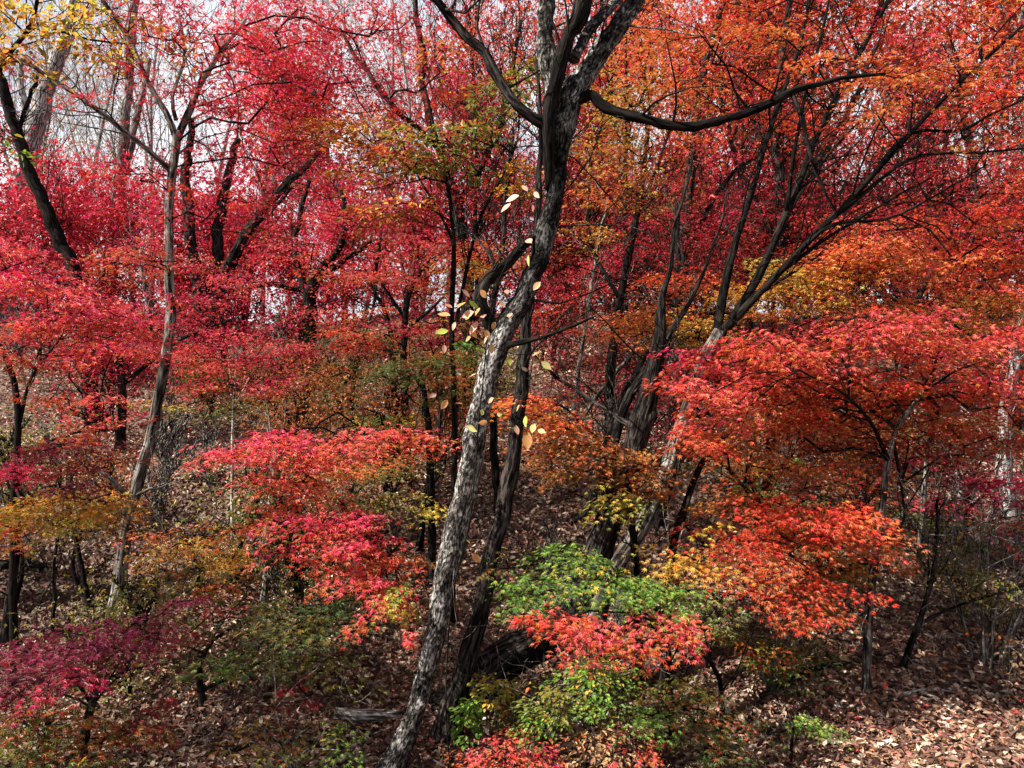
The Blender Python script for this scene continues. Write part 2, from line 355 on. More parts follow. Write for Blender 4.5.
def tree(name, label, cat, stems, pads, bark=BARK_BLACK, group=None, base_d=None, leaf='maple', size=.062, twig=BARK_BLACK,
         flare=.7, rough=.10, wobble=.02, part='branch', bark2=None, barks={}, zf=1.0, sides=1.7, tone=None):
    """stems: [[(px,py,width_px[,depth offset])...], ...], first one is the trunk, standing on the ground"""
    global TREES, NLEAF
    TREES += 1; rng = np.random.default_rng(1000 + TREES)
    b = stems[0][0]
    d0 = base_d if base_d else ray_ground(b[0], b[1])
    bx = (b[0] - 512) / F * d0
    root = np.array([bx, d0, g1(bx, d0)])
    o = empty(name, root, label, cat, group)
    SP, SR = [], []
    for si, st in enumerate(stems):
        pts = [P(p[0], p[1], d0 + (p[3] if len(p) > 3 else 0)) for p in st]
        rad = [p[2] / 2 / F * (d0 + (p[3] if len(p) > 3 else 0)) for p in st]
        if si == 0:
            if base_d: pts[0] = root.copy()
            pts[0] = pts[0] - [0, 0, .06]
        wmax = max(p[2] for p in st)
        segs = 40 if wmax > 28 else 20 if wmax > 9 else 9 if wmax > 4 else 6
        step = .018 if wmax > 28 else .05 if wmax > 9 else .09
        v, q, bc, caps, cl, cr = tube(pts, rad, segs, step, rough, TREES * 7 + si, flare if si == 0 else 0, wobble, zf, 16 if wmax > 26 else 6 if wmax > 15 else 0)
        if (si > 0 or len(stems) < 3) and sides and d0 < 17 and len(cl) > 4:
            A, B, RA, RB = [], [], [], []
            Ls = np.linalg.norm(pts[-1] - pts[0]); nt = int(Ls / .26 * sides) + 1
            def sprig(p, dr, Lg, r, lv):
                k = 4; dr = dr / np.linalg.norm(dr)
                for x in range(k):
                    dr = dr + rng.normal(size=3) * .22 + [0, 0, .05]; dr /= np.linalg.norm(dr); q2 = p + dr * Lg / k
                    ra = r * (1 - x / k * .7); A.append(p); B.append(q2); RA.append(ra); RB.append(r * (1 - (x + 1) / k * .7))
                    if lv < 2 and x > 0 and rng.random() < .75: sprig(q2, dr + rng.normal(size=3) * .75, Lg * rng.uniform(.4, .65), max(ra * .6, .0016), lv + 1)
                    p = q2
            for _ in range(nt):
                k = int(len(cl) * rng.uniform(.25 if si else .45, .98)); k = min(k, len(cl) - 2); tg = unit(cl[k + 1] - cl[k])
                sprig(cl[k], tg * .8 + rng.normal(size=3) * .7 + [0, 0, .15], rng.uniform(.3, .9) * min(1, .4 + d0 / 9), float(np.clip(cr[k] * .38, .003, .008)), 0)
            v2, q2, b2 = prisms(A, B, RA, RB, 5 if d0 < 7 else 4)
            q = np.vstack([q, q2 + len(v)]); v = np.vstack([v, v2]); bc = np.vstack([bc, b2])
        mesh_obj('trunk' if si == 0 else part, v, q, barks.get(si, bark if si == 0 else (bark2 or bark)), o, root, True, None, bc, caps)
        if tone: C.objects[-1].data.attributes.new('bark_shade_tone', 'FLOAT', 'POINT').data.foreach_set('value', (tone(v) if si == 0 else np.ones(len(v))).astype(np.float32))
        SP.append(cl[len(cl) // 3 if si == 0 and len(stems) == 1 else 0:]); SR.append(cr[len(cr) // 3 if si == 0 and len(stems) == 1 else 0:])
    SP, SR = np.vstack(SP), np.concatenate(SR)
    tm = OVAL if leaf == 'oval' else MAPLE7 if d0 < 6.5 else MAPLE5 if d0 < 11 else MAPLE3
    extra = []
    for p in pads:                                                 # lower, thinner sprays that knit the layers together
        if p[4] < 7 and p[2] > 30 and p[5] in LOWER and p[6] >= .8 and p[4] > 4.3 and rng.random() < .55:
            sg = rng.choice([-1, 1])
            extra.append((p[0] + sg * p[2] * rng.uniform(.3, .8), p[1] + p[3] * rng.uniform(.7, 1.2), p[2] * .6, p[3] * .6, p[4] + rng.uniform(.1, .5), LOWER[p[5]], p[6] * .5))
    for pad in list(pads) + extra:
        r = grow_pad(rng, pad, SP, SR, leaf, size)
        v, q, bc = prisms(*r[:4], 5 if d0 < 9 else 4)
        bo = mesh_obj('bough', v, q, twig, o, root, True, None, bc)
        v, q, c = leaf_mesh(*r[4:], tm); NLEAF += len(r[4])
        mesh_obj('foliage', v, q, LEAF, bo, root, False, c)
    return o

# ------------------------------------------------------------------ the ground
def axis(lo, hi, near0, near1, fine):
    a = np.arange(near0, near1, fine); g = []; s, x = fine * 1.3, near1
    while x < hi: g.append(x); x += s; s *= 1.25
    h = []; s, x = fine * 1.3, near0 - fine
    while x > lo: h.append(x); x -= s; s *= 1.25
    return np.concatenate([[lo], h[::-1], a, g, [hi]])
gx, gy = axis(-450, 450, -16, 16, .13), axis(-200, 480, 1.5, 26, .13)
X, Y = np.meshgrid(gx, gy, indexing='ij'); Z = ground(X, Y)
ni, nj = X.shape; i, j = np.meshgrid(np.arange(ni - 1), np.arange(nj - 1), indexing='ij')
GQ = np.stack([i * nj + j, (i + 1) * nj + j, (i + 1) * nj + j + 1, i * nj + j + 1], -1).reshape(-1, 4)
m, n, l, b = mat('forest_floor')
t = n.new('ShaderNodeTexCoord'); v1 = n.new('ShaderNodeTexVoronoi'); v1.inputs['Scale'].default_value = 16
n1 = n.new('ShaderNodeTexNoise'); n1.inputs['Scale'].default_value = 3; n1.inputs['Detail'].default_value = 8
l.new(t.outputs['Object'], v1.inputs['Vector']); l.new(t.outputs['Object'], n1.inputs['Vector'])
r = n.new('ShaderNodeValToRGB'); e = r.color_ramp.elements
e[0].color = (.025, .014, .010, 1); e[1].color = (.18, .11, .075, 1); e[1].position = .95; q = e.new(.45); q.color = (.075, .038, .025, 1)
sp = n.new('ShaderNodeSeparateColor'); l.new(v1.outputs['Color'], sp.inputs[0])
mm = n.new('ShaderNodeMath'); mm.operation = 'MULTIPLY'; l.new(sp.outputs[0], mm.inputs[0]); l.new(n1.outputs['Fac'], mm.inputs[1])
m3 = n.new('ShaderNodeMath'); m3.operation = 'MULTIPLY'; m3.inputs[1].default_value = 1.7; l.new(mm.outputs[0], m3.inputs[0])
l.new(m3.outputs[0], r.inputs['Fac']); l.new(r.outputs['Color'], b.inputs['Base Color']); b.inputs['Roughness'].default_value = .9
bp = n.new('ShaderNodeBump'); bp.inputs['Strength'].default_value = .8; bp.inputs['Distance'].default_value = .04
l.new(v1.outputs['Distance'], bp.inputs['Height']); l.new(bp.outputs[0], b.inputs['Normal'])
go = mesh_obj('ground', np.stack([X, Y, Z], -1), GQ, m, None, None, True); go['kind'] = 'structure'

# fallen leaves lying over the slope: nobody could count them
rng = np.random.default_rng(5)
def litter(name, y0, y1, count, size, tmpl, cols, lift):
    y = y0 + (y1 - y0) * rng.random(count) ** 1.25; x = (rng.random(count) * 2 - 1) * (y * .78 + 1.6)
    z = ground(x, y) + lift * rng.random(count)
    e = .05; gxn = (ground(x + e, y) - ground(x - e, y)) / (2 * e); gyn = (ground(x, y + e) - ground(x, y - e)) / (2 * e)
    nr = unit(np.stack([-gxn, -gyn, np.ones(count)], -1)) + rng.normal(size=(count, 3)) * .38
    dr = rng.normal(size=(count, 3)); dr = dr - unit(nr) * np.sum(dr * unit(nr), 1, keepdims=True)
    col = np.array(cols)[rng.integers(0, len(cols), count)] * (.5 + .75 * rng.random((count, 1)))
    pt = fbm(np.stack([x * .9, y * .9, x * 0 + 2], -1), 3, 21)[:, None]; col = col * np.clip(.25 + 1.5 * pt, .45, 1.5)     # drifts of older and paler leaves
    s = size * (.6 + .8 * rng.random(count)) * (1 + .03 * np.maximum(y - 6, 0))
    v, q, c = leaf_mesh(np.stack([x, y, z], -1), dr, nr, s, np.clip(col, .01, .7), tmpl)
    o = mesh_obj(name, v, q, LITTER, None, None, False, c); o['kind'] = 'stuff'
    return o
BROWN = [(.17, .085, .052), (.11, .055, .034), (.26, .155, .105), (.37, .26, .19), (.07, .034, .023), (.20, .10, .06), (.46, .35, .27), (.15, .06, .045), (.10, .05, .035), (.33, .21, .14)]
litter('fallen_leaves', 1.5, 9, 60000, .046, CURL, BROWN, .05)
litter('crumpled_fallen_leaves', 1.5, 9, 48000, .062, CRUMPLE, BROWN, .06)
litter('rolled_fallen_leaves', 1.5, 9, 30000, .046, ROLL, BROWN, .07)
litter('distant_fallen_leaves', 8.5, 24, 110000, .042, CURL, BROWN, .06)
litter('fallen_maple_leaves', 1.5, 14, 16000, .05, MAPLE5, [(.40, .04, .03), (.34, .12, .04), (.30, .05, .05), (.42, .22, .06), (.5, .12, .10)], .07)

# ------------------------------------------------------------------ the large trunks in the middle
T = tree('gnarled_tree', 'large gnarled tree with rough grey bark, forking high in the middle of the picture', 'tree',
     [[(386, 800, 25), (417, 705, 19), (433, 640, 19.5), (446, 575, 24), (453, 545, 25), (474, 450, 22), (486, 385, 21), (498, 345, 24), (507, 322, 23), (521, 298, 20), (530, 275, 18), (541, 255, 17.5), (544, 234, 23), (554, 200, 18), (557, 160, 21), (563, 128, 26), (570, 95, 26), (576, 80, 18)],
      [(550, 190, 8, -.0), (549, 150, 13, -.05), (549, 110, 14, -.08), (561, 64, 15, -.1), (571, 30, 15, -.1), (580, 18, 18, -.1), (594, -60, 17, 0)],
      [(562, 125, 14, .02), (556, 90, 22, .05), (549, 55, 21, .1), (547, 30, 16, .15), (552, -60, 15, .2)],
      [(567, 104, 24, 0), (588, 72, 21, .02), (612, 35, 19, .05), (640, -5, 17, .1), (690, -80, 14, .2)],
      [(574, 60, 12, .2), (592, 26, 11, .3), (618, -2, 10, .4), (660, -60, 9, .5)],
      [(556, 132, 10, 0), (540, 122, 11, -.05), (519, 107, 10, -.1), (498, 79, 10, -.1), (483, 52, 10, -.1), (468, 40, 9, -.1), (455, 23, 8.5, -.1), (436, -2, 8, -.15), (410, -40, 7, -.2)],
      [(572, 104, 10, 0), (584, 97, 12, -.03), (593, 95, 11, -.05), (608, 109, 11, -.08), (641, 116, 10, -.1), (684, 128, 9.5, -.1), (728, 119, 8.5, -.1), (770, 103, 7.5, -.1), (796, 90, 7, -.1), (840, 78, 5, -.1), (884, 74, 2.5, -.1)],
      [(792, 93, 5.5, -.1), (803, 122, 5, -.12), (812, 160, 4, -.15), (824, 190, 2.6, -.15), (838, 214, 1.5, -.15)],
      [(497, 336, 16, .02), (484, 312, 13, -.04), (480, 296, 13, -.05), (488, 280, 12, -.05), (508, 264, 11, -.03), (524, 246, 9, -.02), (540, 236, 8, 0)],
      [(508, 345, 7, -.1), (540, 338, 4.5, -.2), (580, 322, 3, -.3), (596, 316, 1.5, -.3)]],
     [], BARK_MAIN, base_d=4.25, rough=.3, wobble=.024, flare=.7, zf=2.6, sides=1.3, tone=lambda v: np.interp(v[:, 2], [-.4, 1.55, 1.95, 2.4, 3.25, 3.4], [.95, .85, .55, .12, .2, 1.0]), barks={1: BARK_BLACK, 5: BARK_DARK, 6: BARK_BLACK, 7: BARK_DARK, 8: BARK_DARK, 9: BARK_BLACK})  # tone drops in mid-trunk: dark bark with shade painted into its colour
tree('leaning_tree', 'dark rough trunk rising close behind the large gnarled tree', 'tree',
     [[(440, 745, 26), (460, 690, 21), (480, 610, 18), (496, 540, 17), (508, 480, 16), (518, 420, 14), (524, 350, 12), (532, 270, 8), (540, 150, 5), (536, 60, 3)],
      [(470, 640, 20, 0), (530, 645, 19, .1), (585, 600, 18, .2)]][:1],
     [], BARK_DARK, rough=.16, wobble=.04)
tree('leaning_tree', 'thick dark trunk leaning far to the right behind the green maple spray', 'tree',
     [[(455, 712, 42), (500, 668, 36), (545, 638, 33), (578, 592, 29), (604, 540, 27), (628, 470, 24), (647, 400, 20), (657, 345, 14), (664, 305, 8), (671, 265, 5), (677, 215, 3), (694, 150, 1.4)],
      [(600, 548, 12, .1), (606, 480, 11, .15), (620, 420, 10, .2), (650, 362, 8, .2), (690, 300, 5, .3), (714, 250, 3, .4), (728, 190, 1.5, .5)],
      [(640, 430, 7, 0), (590, 400, 4, .4), (560, 380, 2, .6)]],
     [], BARK_DARK, rough=.16, wobble=.05)
# ------------------------------------------------------------------ maples right of the middle
tree('maple_tree', 'grey stemmed maple with many long black branches fanning to the upper right', 'tree',
     [[(588, 668, 20), (599, 610, 18), (618, 565, 17), (644, 522, 16), (664, 480, 15), (686, 412, 14), (704, 362, 14), (720, 330, 13)],
      [(712, 345, 11, 0), (738, 310, 9.5, 0), (764, 265, 8.5, 0), (790, 205, 7.5, 0), (815, 140, 6.5, 0), (850, 70, 5.5, 0), (905, -30, 4.5, 0)],
      [(716, 338, 10, 0), (725, 285, 9, .2), (736, 240, 7.5, .3), (752, 190, 6, .4), (775, 115, 5, .5), (800, 40, 4, .6), (815, -30, 3, .6)],
      [(725, 330, 9, 0), (770, 282, 7.5, -.2), (806, 244, 7, -.3), (852, 198, 6, -.4), (900, 146, 5, -.5), (958, 84, 4, -.6), (1030, 18, 3, -.7)],
      [(838, 214, 5, -.4), (880, 180, 4, -.4), (915, 156, 3.5, -.3), (976, 152, 2.5, -.3), (1030, 148, 2, -.2)],
      [(860, 190, 4, -.4), (908, 135, 3.6, -.5), (960, 132, 3, -.5), (985, 118, 2.4, -.5), (1030, 96, 2, -.5)],
      [(800, 250, 5, -.3), (834, 224, 4, -.4), (886, 219, 3, -.5), (940, 192, 2.2, -.6), (985, 166, 1.6, -.7)],
      [(775, 276, 5, -.2), (830, 236, 3.4, -.3), (880, 205, 2.6, -.3), (930, 178, 2, -.3)],
      [(742, 305, 6, 0), (790, 275, 3.4, .2), (850, 240, 2.6, .3), (930, 225, 2, .4)],
      [(760, 272, 5, 0), (800, 195, 3.4, .3), (850, 130, 2.6, .5), (900, 100, 2, .6)],
      [(678, 440, 10, 0), (690, 450, 8, -.2), (696, 420, 6, -.3), (745, 395, 4, -.6)],
      [(786, 215, 5, 0), (800, 120, 3.6, -.2), (822, 30, 3, -.3), (835, -30, 2, -.3)]],
     [(960, 60, 70, 34, 4.8, 'orange', 1.1), (850, 75, 60, 30, 4.9, 'orange', .8), (905, 75, 55, 26, 4.6, 'orange', .9),
      (1000, 110, 50, 34, 4.7, 'scarlet', 1.1), (780, 40, 55, 40, 5.6, 'orange', .8), (690, 40, 55, 40, 6.0, 'orange', .8),
      (715, 100, 50, 30, 5.8, 'orange', .7), (950, 190, 75, 24, 5.2, 'scarlet', .8), (1000, 225, 50, 30, 5.0, 'scarlet', 1.1),
      (860, 150, 60, 26, 5.6, 'scarlet', .6), (900, 20, 60, 24, 5.5, 'crimson', .7), (845, 110, 60, 20, 5.2, 'orange', .7),
      (1000, 12, 40, 20, 4.8, 'orange', 1.0), (730, 4, 60, 22, 5.5, 'scarlet', .8), (980, 270, 60, 34, 5.2, 'scarlet', 1.2)],
     BARK_GREY, bark2=BARK_BLACK, wobble=.02)
tree('maple_tree', 'young maple with a broad coral red dome of leaves at the right', 'tree',
     [[(866, 696, 9.5), (868, 640, 8.5), (871, 590, 8), (880, 520, 7), (886, 470, 6), (896, 430, 5), (922, 394, 3.4)],
      [(870, 560, 7, 0), (840, 572, 8, 0), (815, 574, 7, 0), (780, 560, 3.5, -.1)],
      [(888, 460, 5, 0), (870, 420, 3.6, -.2), (840, 390, 2.6, -.4), (800, 370, 2, -.5)],
      [(893, 440, 4, 0), (905, 520, 2, .1), (880, 545, 3, .1)]],
     [(850, 345, 90, 34, 4.7, 'coral', 2.0, .8), (770, 380, 62, 36, 4.6, 'coral', 1.9, .7), (925, 360, 66, 34, 4.9, 'coral', 1.6, .7),
      (732, 410, 38, 30, 4.4, 'coral', 1.7, .5), (990, 400, 50, 40, 5.0, 'coral', 1.3), (820, 395, 60, 30, 5.2, 'scarlet', 1.2),
      (880, 410, 60, 30, 5.3, 'scarlet', 1.2), (800, 440, 60, 26, 5.5, 'maroon', 1.0), (930, 440, 50, 26, 5.4, 'maroon', .9),
      (700, 360, 34, 22, 4.7, 'pink', 1.4), (850, 318, 70, 14, 4.8, 'coral', 1.2), (700, 430, 30, 22, 4.3, 'coral', 1.2), (790, 410, 60, 30, 5.0, 'scarlet', 1.5), (860, 390, 70, 30, 5.1, 'scarlet', 1.6), (950, 400, 60, 30, 5.2, 'scarlet', 1.4), (720, 450, 40, 20, 4.9, 'scarlet', 1.2), (690, 395, 30, 26, 4.3, 'coral', 1.6), (760, 345, 50, 24, 4.4, 'coral', 1.6), (870, 445, 60, 24, 5.2, 'maroon', 1.1), (980, 440, 50, 24, 5.2, 'scarlet', 1.1), (740, 445, 50, 22, 5.2, 'rust', 1.0), (1000, 345, 40, 24, 4.8, 'coral', 1.2)],
     BARK_MID, bark2=BARK_BLACK, size=.058)
tree('maple_tree', 'slim black stemmed maple with orange red leaf layers over the shaded litter', 'tree',
     [[(662, 590, 9), (672, 555, 8), (683, 512, 7), (700, 468, 6), (714, 446, 5), (738, 424, 4), (757, 390, 3)],
      [(708, 455, 4, 0), (735, 475, 3, -.2), (760, 510, 2.6, -.4), (790, 540, 2, -.5)],
      [(690, 495, 4, 0), (685, 525, 3, -.3), (705, 545, 2.4, -.5)]],
     [(745, 545, 66, 26, 4.6, 'scarlet', 1.8, .6), (700, 560, 60, 20, 4.5, 'amber', 1.3), (800, 520, 62, 34, 4.5, 'scarlet', 1.9, .6),
      (850, 530, 46, 36, 4.5, 'scarlet', 1.9, .6), (770, 580, 60, 26, 4.5, 'scarlet', 1.6), (810, 600, 46, 26, 4.4, 'scarlet', 1.7),
      (760, 470, 60, 26, 5.0, 'rust', 1.1), (730, 505, 60, 20, 5.0, 'rust', 1.0), (820, 480, 50, 24, 5.0, 'scarlet', 1.0)],
     BARK_BLACK, size=.058, base_d=5.3)
tree('maple_tree', 'maple with an orange crown standing above the coral red dome', 'tree',
     [[(765, 560, 12), (768, 480, 10), (775, 400, 8), (790, 330, 6), (815, 280, 4)],
      [(772, 420, 7, 0), (740, 350, 5, 0), (700, 335, 3, 0)],
      [(790, 330, 4, 0), (850, 300, 3, -.2), (890, 270, 2, -.2)]],
     [(855, 268, 74, 34, 5.9, 'orange', 2.50, .9), (800, 290, 48, 22, 6.0, 'amber', 1.88, .6), (890, 262, 44, 26, 5.8, 'orange', 1.6, .8),
      (845, 296, 60, 18, 6.1, 'orange', 1.88), (690, 330, 56, 22, 6.4, 'amber', 1.88), (640, 325, 46, 22, 6.4, 'orange', 1.75),
      (730, 300, 40, 22, 6.6, 'amber', 1.0), (790, 265, 46, 14, 6.2, 'yellow', .9), (960, 320, 60, 26, 6.4, 'rust', 1.50), (680, 285, 50, 22, 6.8, 'scarlet', 1.25),
      (1000, 340, 46, 26, 6.2, 'rust', 1.50)],
     BARK_BLACK, base_d=6.8)
tree('maple_tree', 'maple with rust orange leaf layers and a yellow tip right beside the large gnarled tree', 'tree',
     [[(640, 640, 9), (636, 580, 8), (630, 520, 7), (610, 460, 6), (570, 410, 3)],
      [(630, 520, 5, 0), (640, 480, 3, 0), (660, 465, 2, 0)]],
     [(530, 402, 36, 18, 4.9, 'orange', 1.9, .7), (565, 425, 44, 22, 4.9, 'orange', 1.7, .6), (600, 450, 48, 20, 4.9, 'rust', 1.6), (550, 450, 40, 22, 5.1, 'rust', 1.4),
      (630, 470, 44, 16, 4.9, 'rust', 1.5), (612, 496, 34, 14, 4.7, 'yellow', 1.4), (560, 470, 30, 16, 5.2, 'rust', 1.1), (655, 490, 26, 14, 4.9, 'rust', 1.2)],
     BARK_BLACK, base_d=5.4, size=.055)
tree('maple_sapling', 'low sapling with bright green maple leaves in front of the leaning trunks', 'sapling',
     [[(672, 690, 6), (668, 640, 5), (650, 600, 4), (620, 580, 3)], [(655, 610, 3, 0), (690, 590, 2, -.1)]],
     [(575, 556, 54, 14, 4.2, 'green', 1.72, .7), (545, 580, 50, 12, 4.2, 'green', 1.49), (610, 578, 50, 14, 4.15, 'green', 1.95, .7), (655, 588, 50, 14, 4.2, 'green', 1.72),
      (695, 604, 36, 12, 4.3, 'olive', 1.49), (530, 594, 30, 9, 4.3, 'green', 1.03), (500, 565, 20, 10, 4.3, 'olive', 0.92), (665, 606, 26, 10, 4.2, 'yellow', 1.03)],
     BARK_BLACK, size=.052, base_d=4.7)
tree('maple_sapling', 'low sapling with one flat layer of coral red leaves under the green sapling', 'sapling',
     [[(725, 715, 6), (720, 680, 5), (700, 650, 4), (670, 632, 3)]],
     [(545, 618, 46, 10, 3.7, 'coral', 2.07, .7), (600, 628, 52, 12, 3.75, 'coral', 2.30, .7), (655, 632, 54, 13, 3.8, 'coral', 2.30, .7), (690, 640, 32, 10, 3.9, 'pink', 1.84), (590, 644, 30, 10, 3.75, 'coral', 1.61)],
     BARK_BLACK, size=.058, base_d=4.4)
tree('maple_seedling', 'knee high coral red maple seedling at the foot of the large gnarled tree', 'seedling',
     [[(500, 800, 5), (503, 775, 4), (506, 755, 2)]],
     [(505, 756, 46, 13, 3.9, 'coral', 2.80, .8), (475, 764, 22, 8, 3.9, 'pink', 1.82), (545, 764, 22, 8, 3.9, 'pink', 1.68)], BARK_BLACK, base_d=3.95, size=.045)
tree('maple_seedling', 'small pink seedling among yellow green shrubs near the bottom edge', 'seedling',
     [[(628, 775, 4), (630, 762, 3), (632, 748, 2)]],
     [(634, 745, 30, 8, 4.0, 'coral', 1.6, .8), (605, 752, 16, 6, 4.0, 'pink', 1.0)], BARK_BLACK, base_d=4.05, size=.045)
# low shrubs
def shrub(label, base, d, pads, n=7, spread=40, hgt=60, bark=BARK_GREY, leaf='oval', size=.04, cat='shrub', name='shrub'):
    rg = random.Random(base[0] * 7 + base[1])
    st = []
    for k in range(n):
        dx = rg.uniform(-spread, spread); h = hgt * rg.uniform(.6, 1.1)
        st.append([(base[0] + dx * .12, base[1], 2.6), (base[0] + dx * .5, base[1] - h * .5, 2.0, rg.uniform(-.15, .15)), (base[0] + dx, base[1] - h, 1.0, rg.uniform(-.25, .25))])
    return tree(name, label, cat, st, pads, bark, base_d=d, leaf=leaf, size=size, rough=.05, part='stem', twig=bark)
shrub('yellow green leafy shrub with thin pale stems in front of the grey stemmed maple', (592, 735), 4.3,
      [(590, 672, 36, 16, 4.3, 'green', 1.96), (560, 700, 40, 14, 4.2, 'olive', 1.54), (610, 705, 30, 16, 4.3, 'olive', 1.40), (596, 735, 44, 18, 4.2, 'tan', 1.12), (545, 712, 26, 12, 4.3, 'green', 1.12)], 9, 44, 70)
shrub('pale yellow shrub tucked behind the foot of the dark leaning trunk', (490, 735), 4.6,
      [(498, 688, 26, 10, 4.5, 'yellow', 1.68), (478, 706, 22, 12, 4.5, 'green', 1.40), (510, 715, 24, 10, 4.5, 'olive', 1.12)], 5, 26, 48)
tree('maple_sapling', 'low sapling with yellow green leaves left of the slim red sapling near the bottom', 'sapling',
     [[(712, 770, 5), (705, 740, 4), (690, 715, 3)]],
     [(690, 702, 44, 14, 4.0, 'olive', 1.96), (650, 716, 40, 12, 3.9, 'green', 1.40), (715, 722, 40, 12, 4.0, 'olive', 1.54), (660, 690, 30, 10, 4.1, 'olive', 1.40), (715, 745, 40, 14, 3.9, 'deep', 1.40)], BARK_BLACK, base_d=4.1, size=.05)
tree('maple_seedling', 'small fresh green seedling standing alone in the brown litter', 'seedling',
     [[(790, 760, 4), (792, 740, 3), (795, 725, 2)]],
     [(795, 722, 30, 12, 4.1, 'green', 1.2, .7), (770, 735, 20, 8, 4.1, 'deep', .8)], BARK_BLACK, base_d=4.15, size=.045)
shrub('dull olive shrub in the shade under the orange red maple', (775, 690), 5.0,
      [(770, 650, 36, 22, 4.9, 'olive', .9), (735, 640, 24, 18, 4.9, 'olive', .9), (800, 655, 40, 14, 5.0, 'deep', .7)], 5, 36, 60)
shrub('tangled bare twiggy shrub with sparse olive leaves at the right edge', (985, 690), 5.2,
      [(985, 600, 46, 40, 5.2, 'olive', 0.27), (950, 560, 50, 24, 5.4, 'olive', 0.30), (1010, 640, 30, 30, 5.0, 'tan', 0.21)], 13, 62, 150)
tree('maple_sapling', 'slanting red brown sapling with drooping olive leaves beside the coral maple', 'sapling',
     [[(898, 672, 7), (912, 640, 6), (926, 600, 5), (935, 560, 4), (938, 500, 2.5)], [(918, 625, 4, 0), (960, 605, 3, 0), (1030, 585, 2, 0)]],
     [(940, 560, 40, 16, 5.4, 'olive', 0.54), (985, 545, 44, 20, 5.4, 'olive', 0.48), (905, 545, 28, 14, 5.5, 'olive', 0.42), (1000, 600, 30, 12, 5.3, 'rust', 0.30)], BARK_DARK, size=.055)
shrub('small yellow green plant in sunlit litter at the bottom right corner', (955, 760), 4.6,
      [(955, 740, 26, 8, 4.6, 'olive', .8), (915, 735, 14, 6, 4.6, 'green', .6)], 4, 22, 26, size=.05)
# ------------------------------------------------------------------ left half, near
tree('maple_tree', 'slender grey barked maple with a forked top and crimson crown at the left', 'tree',
     [[(116, 610, 14), (122, 560, 12.5), (131, 505, 12), (150, 440, 11), (157, 405, 10), (168, 350, 10.5), (171, 300, 9.5), (168, 240, 9), (172, 175, 8.5), (178, 132, 8.5)],
      [(176, 138, 7, 0), (166, 112, 6, 0), (150, 85, 5.5, 0), (128, 38, 4.5, 0), (96, -10, 4, 0)],
      [(178, 136, 8, 0), (190, 108, 7, 0), (203, 78, 6.5, 0), (226, 45, 4.5, 0), (246, 18, 3.5, 0)],
      [(176, 120, 4.5, 0), (172, 95, 3.4, 0), (184, 50, 3, 0), (178, 10, 2, 0)],
      [(172, 172, 6, 0), (140, 142, 5, -.1), (100, 112, 5, -.2), (60, 85, 4.5, -.2), (25, 62, 4, -.2)],
      [(131, 500, 6, 0), (112, 480, 5, -.1), (96, 466, 3, -.1)],
      [(133, 497, 4, 0), (150, 489, 3, -.1), (164, 490, 2, -.1)]],
     [(300, 40, 80, 30, 6.2, 'crimson', 1.35), (220, 50, 60, 30, 5.8, 'crimson', 1.35), (150, 20, 60, 24, 6.0, 'crimson', 1.95), (120, 62, 50, 12, 5.7, 'crimson', 1.95), (75, 95, 40, 12, 5.6, 'pink', 1.20), (215, 95, 44, 14, 5.7, 'crimson', 2.25), (185, 30, 40, 16, 5.8, 'pink', 1.80), (110, 165, 44, 10, 5.8, 'pink', 1.35), (150, 255, 40, 10, 5.7, 'coral', 1.65), (190, 300, 40, 9, 5.7, 'pink', 1.50), (270, 110, 70, 26, 5.8, 'crimson', 1.65, .7),
      (350, 90, 60, 26, 6.2, 'crimson', 1.20), (110, 50, 46, 16, 6.3, 'crimson', 0.90), (200, 150, 60, 22, 6.4, 'crimson', 1.20), (310, 160, 60, 22, 6.4, 'crimson', 1.20),
      (230, 210, 60, 20, 6.3, 'crimson', 1.05), (170, 215, 40, 16, 6.4, 'pink', 0.90), (400, 30, 60, 30, 6.6, 'crimson', 1.20)],
     BARK_GREY, wobble=.03)
tree('maple_tree', 'maple with tiered pink red leaf layers filling the left edge', 'tree',
     [[(12, 620, 8), (14, 520, 7.5), (18, 430, 6.5), (14, 385, 6), (0, 345, 5), (-30, 300, 4)],
      [(18, 430, 4, 0), (30, 380, 3, 0), (60, 340, 2, -.1)], [(16, 470, 4, 0), (50, 440, 2.5, -.2), (90, 430, 2, -.3)]],
     [(40, 280, 60, 22, 4.8, 'pink', 1.43, .7), (90, 315, 66, 20, 4.8, 'pink', 1.43, .7), (30, 320, 50, 20, 4.6, 'pink', 1.43), (110, 345, 50, 18, 4.7, 'pink', 1.43, .7),
      (60, 350, 50, 16, 4.7, 'crimson', 1.02), (20, 250, 50, 20, 5.0, 'pink', 1.02), (95, 425, 46, 16, 4.5, 'coral', 1.22), (60, 395, 40, 12, 4.6, 'scarlet', 0.92), (35, 365, 50, 16, 5, 'rust', 0.82)],
     BARK_BLACK, base_d=5.2)
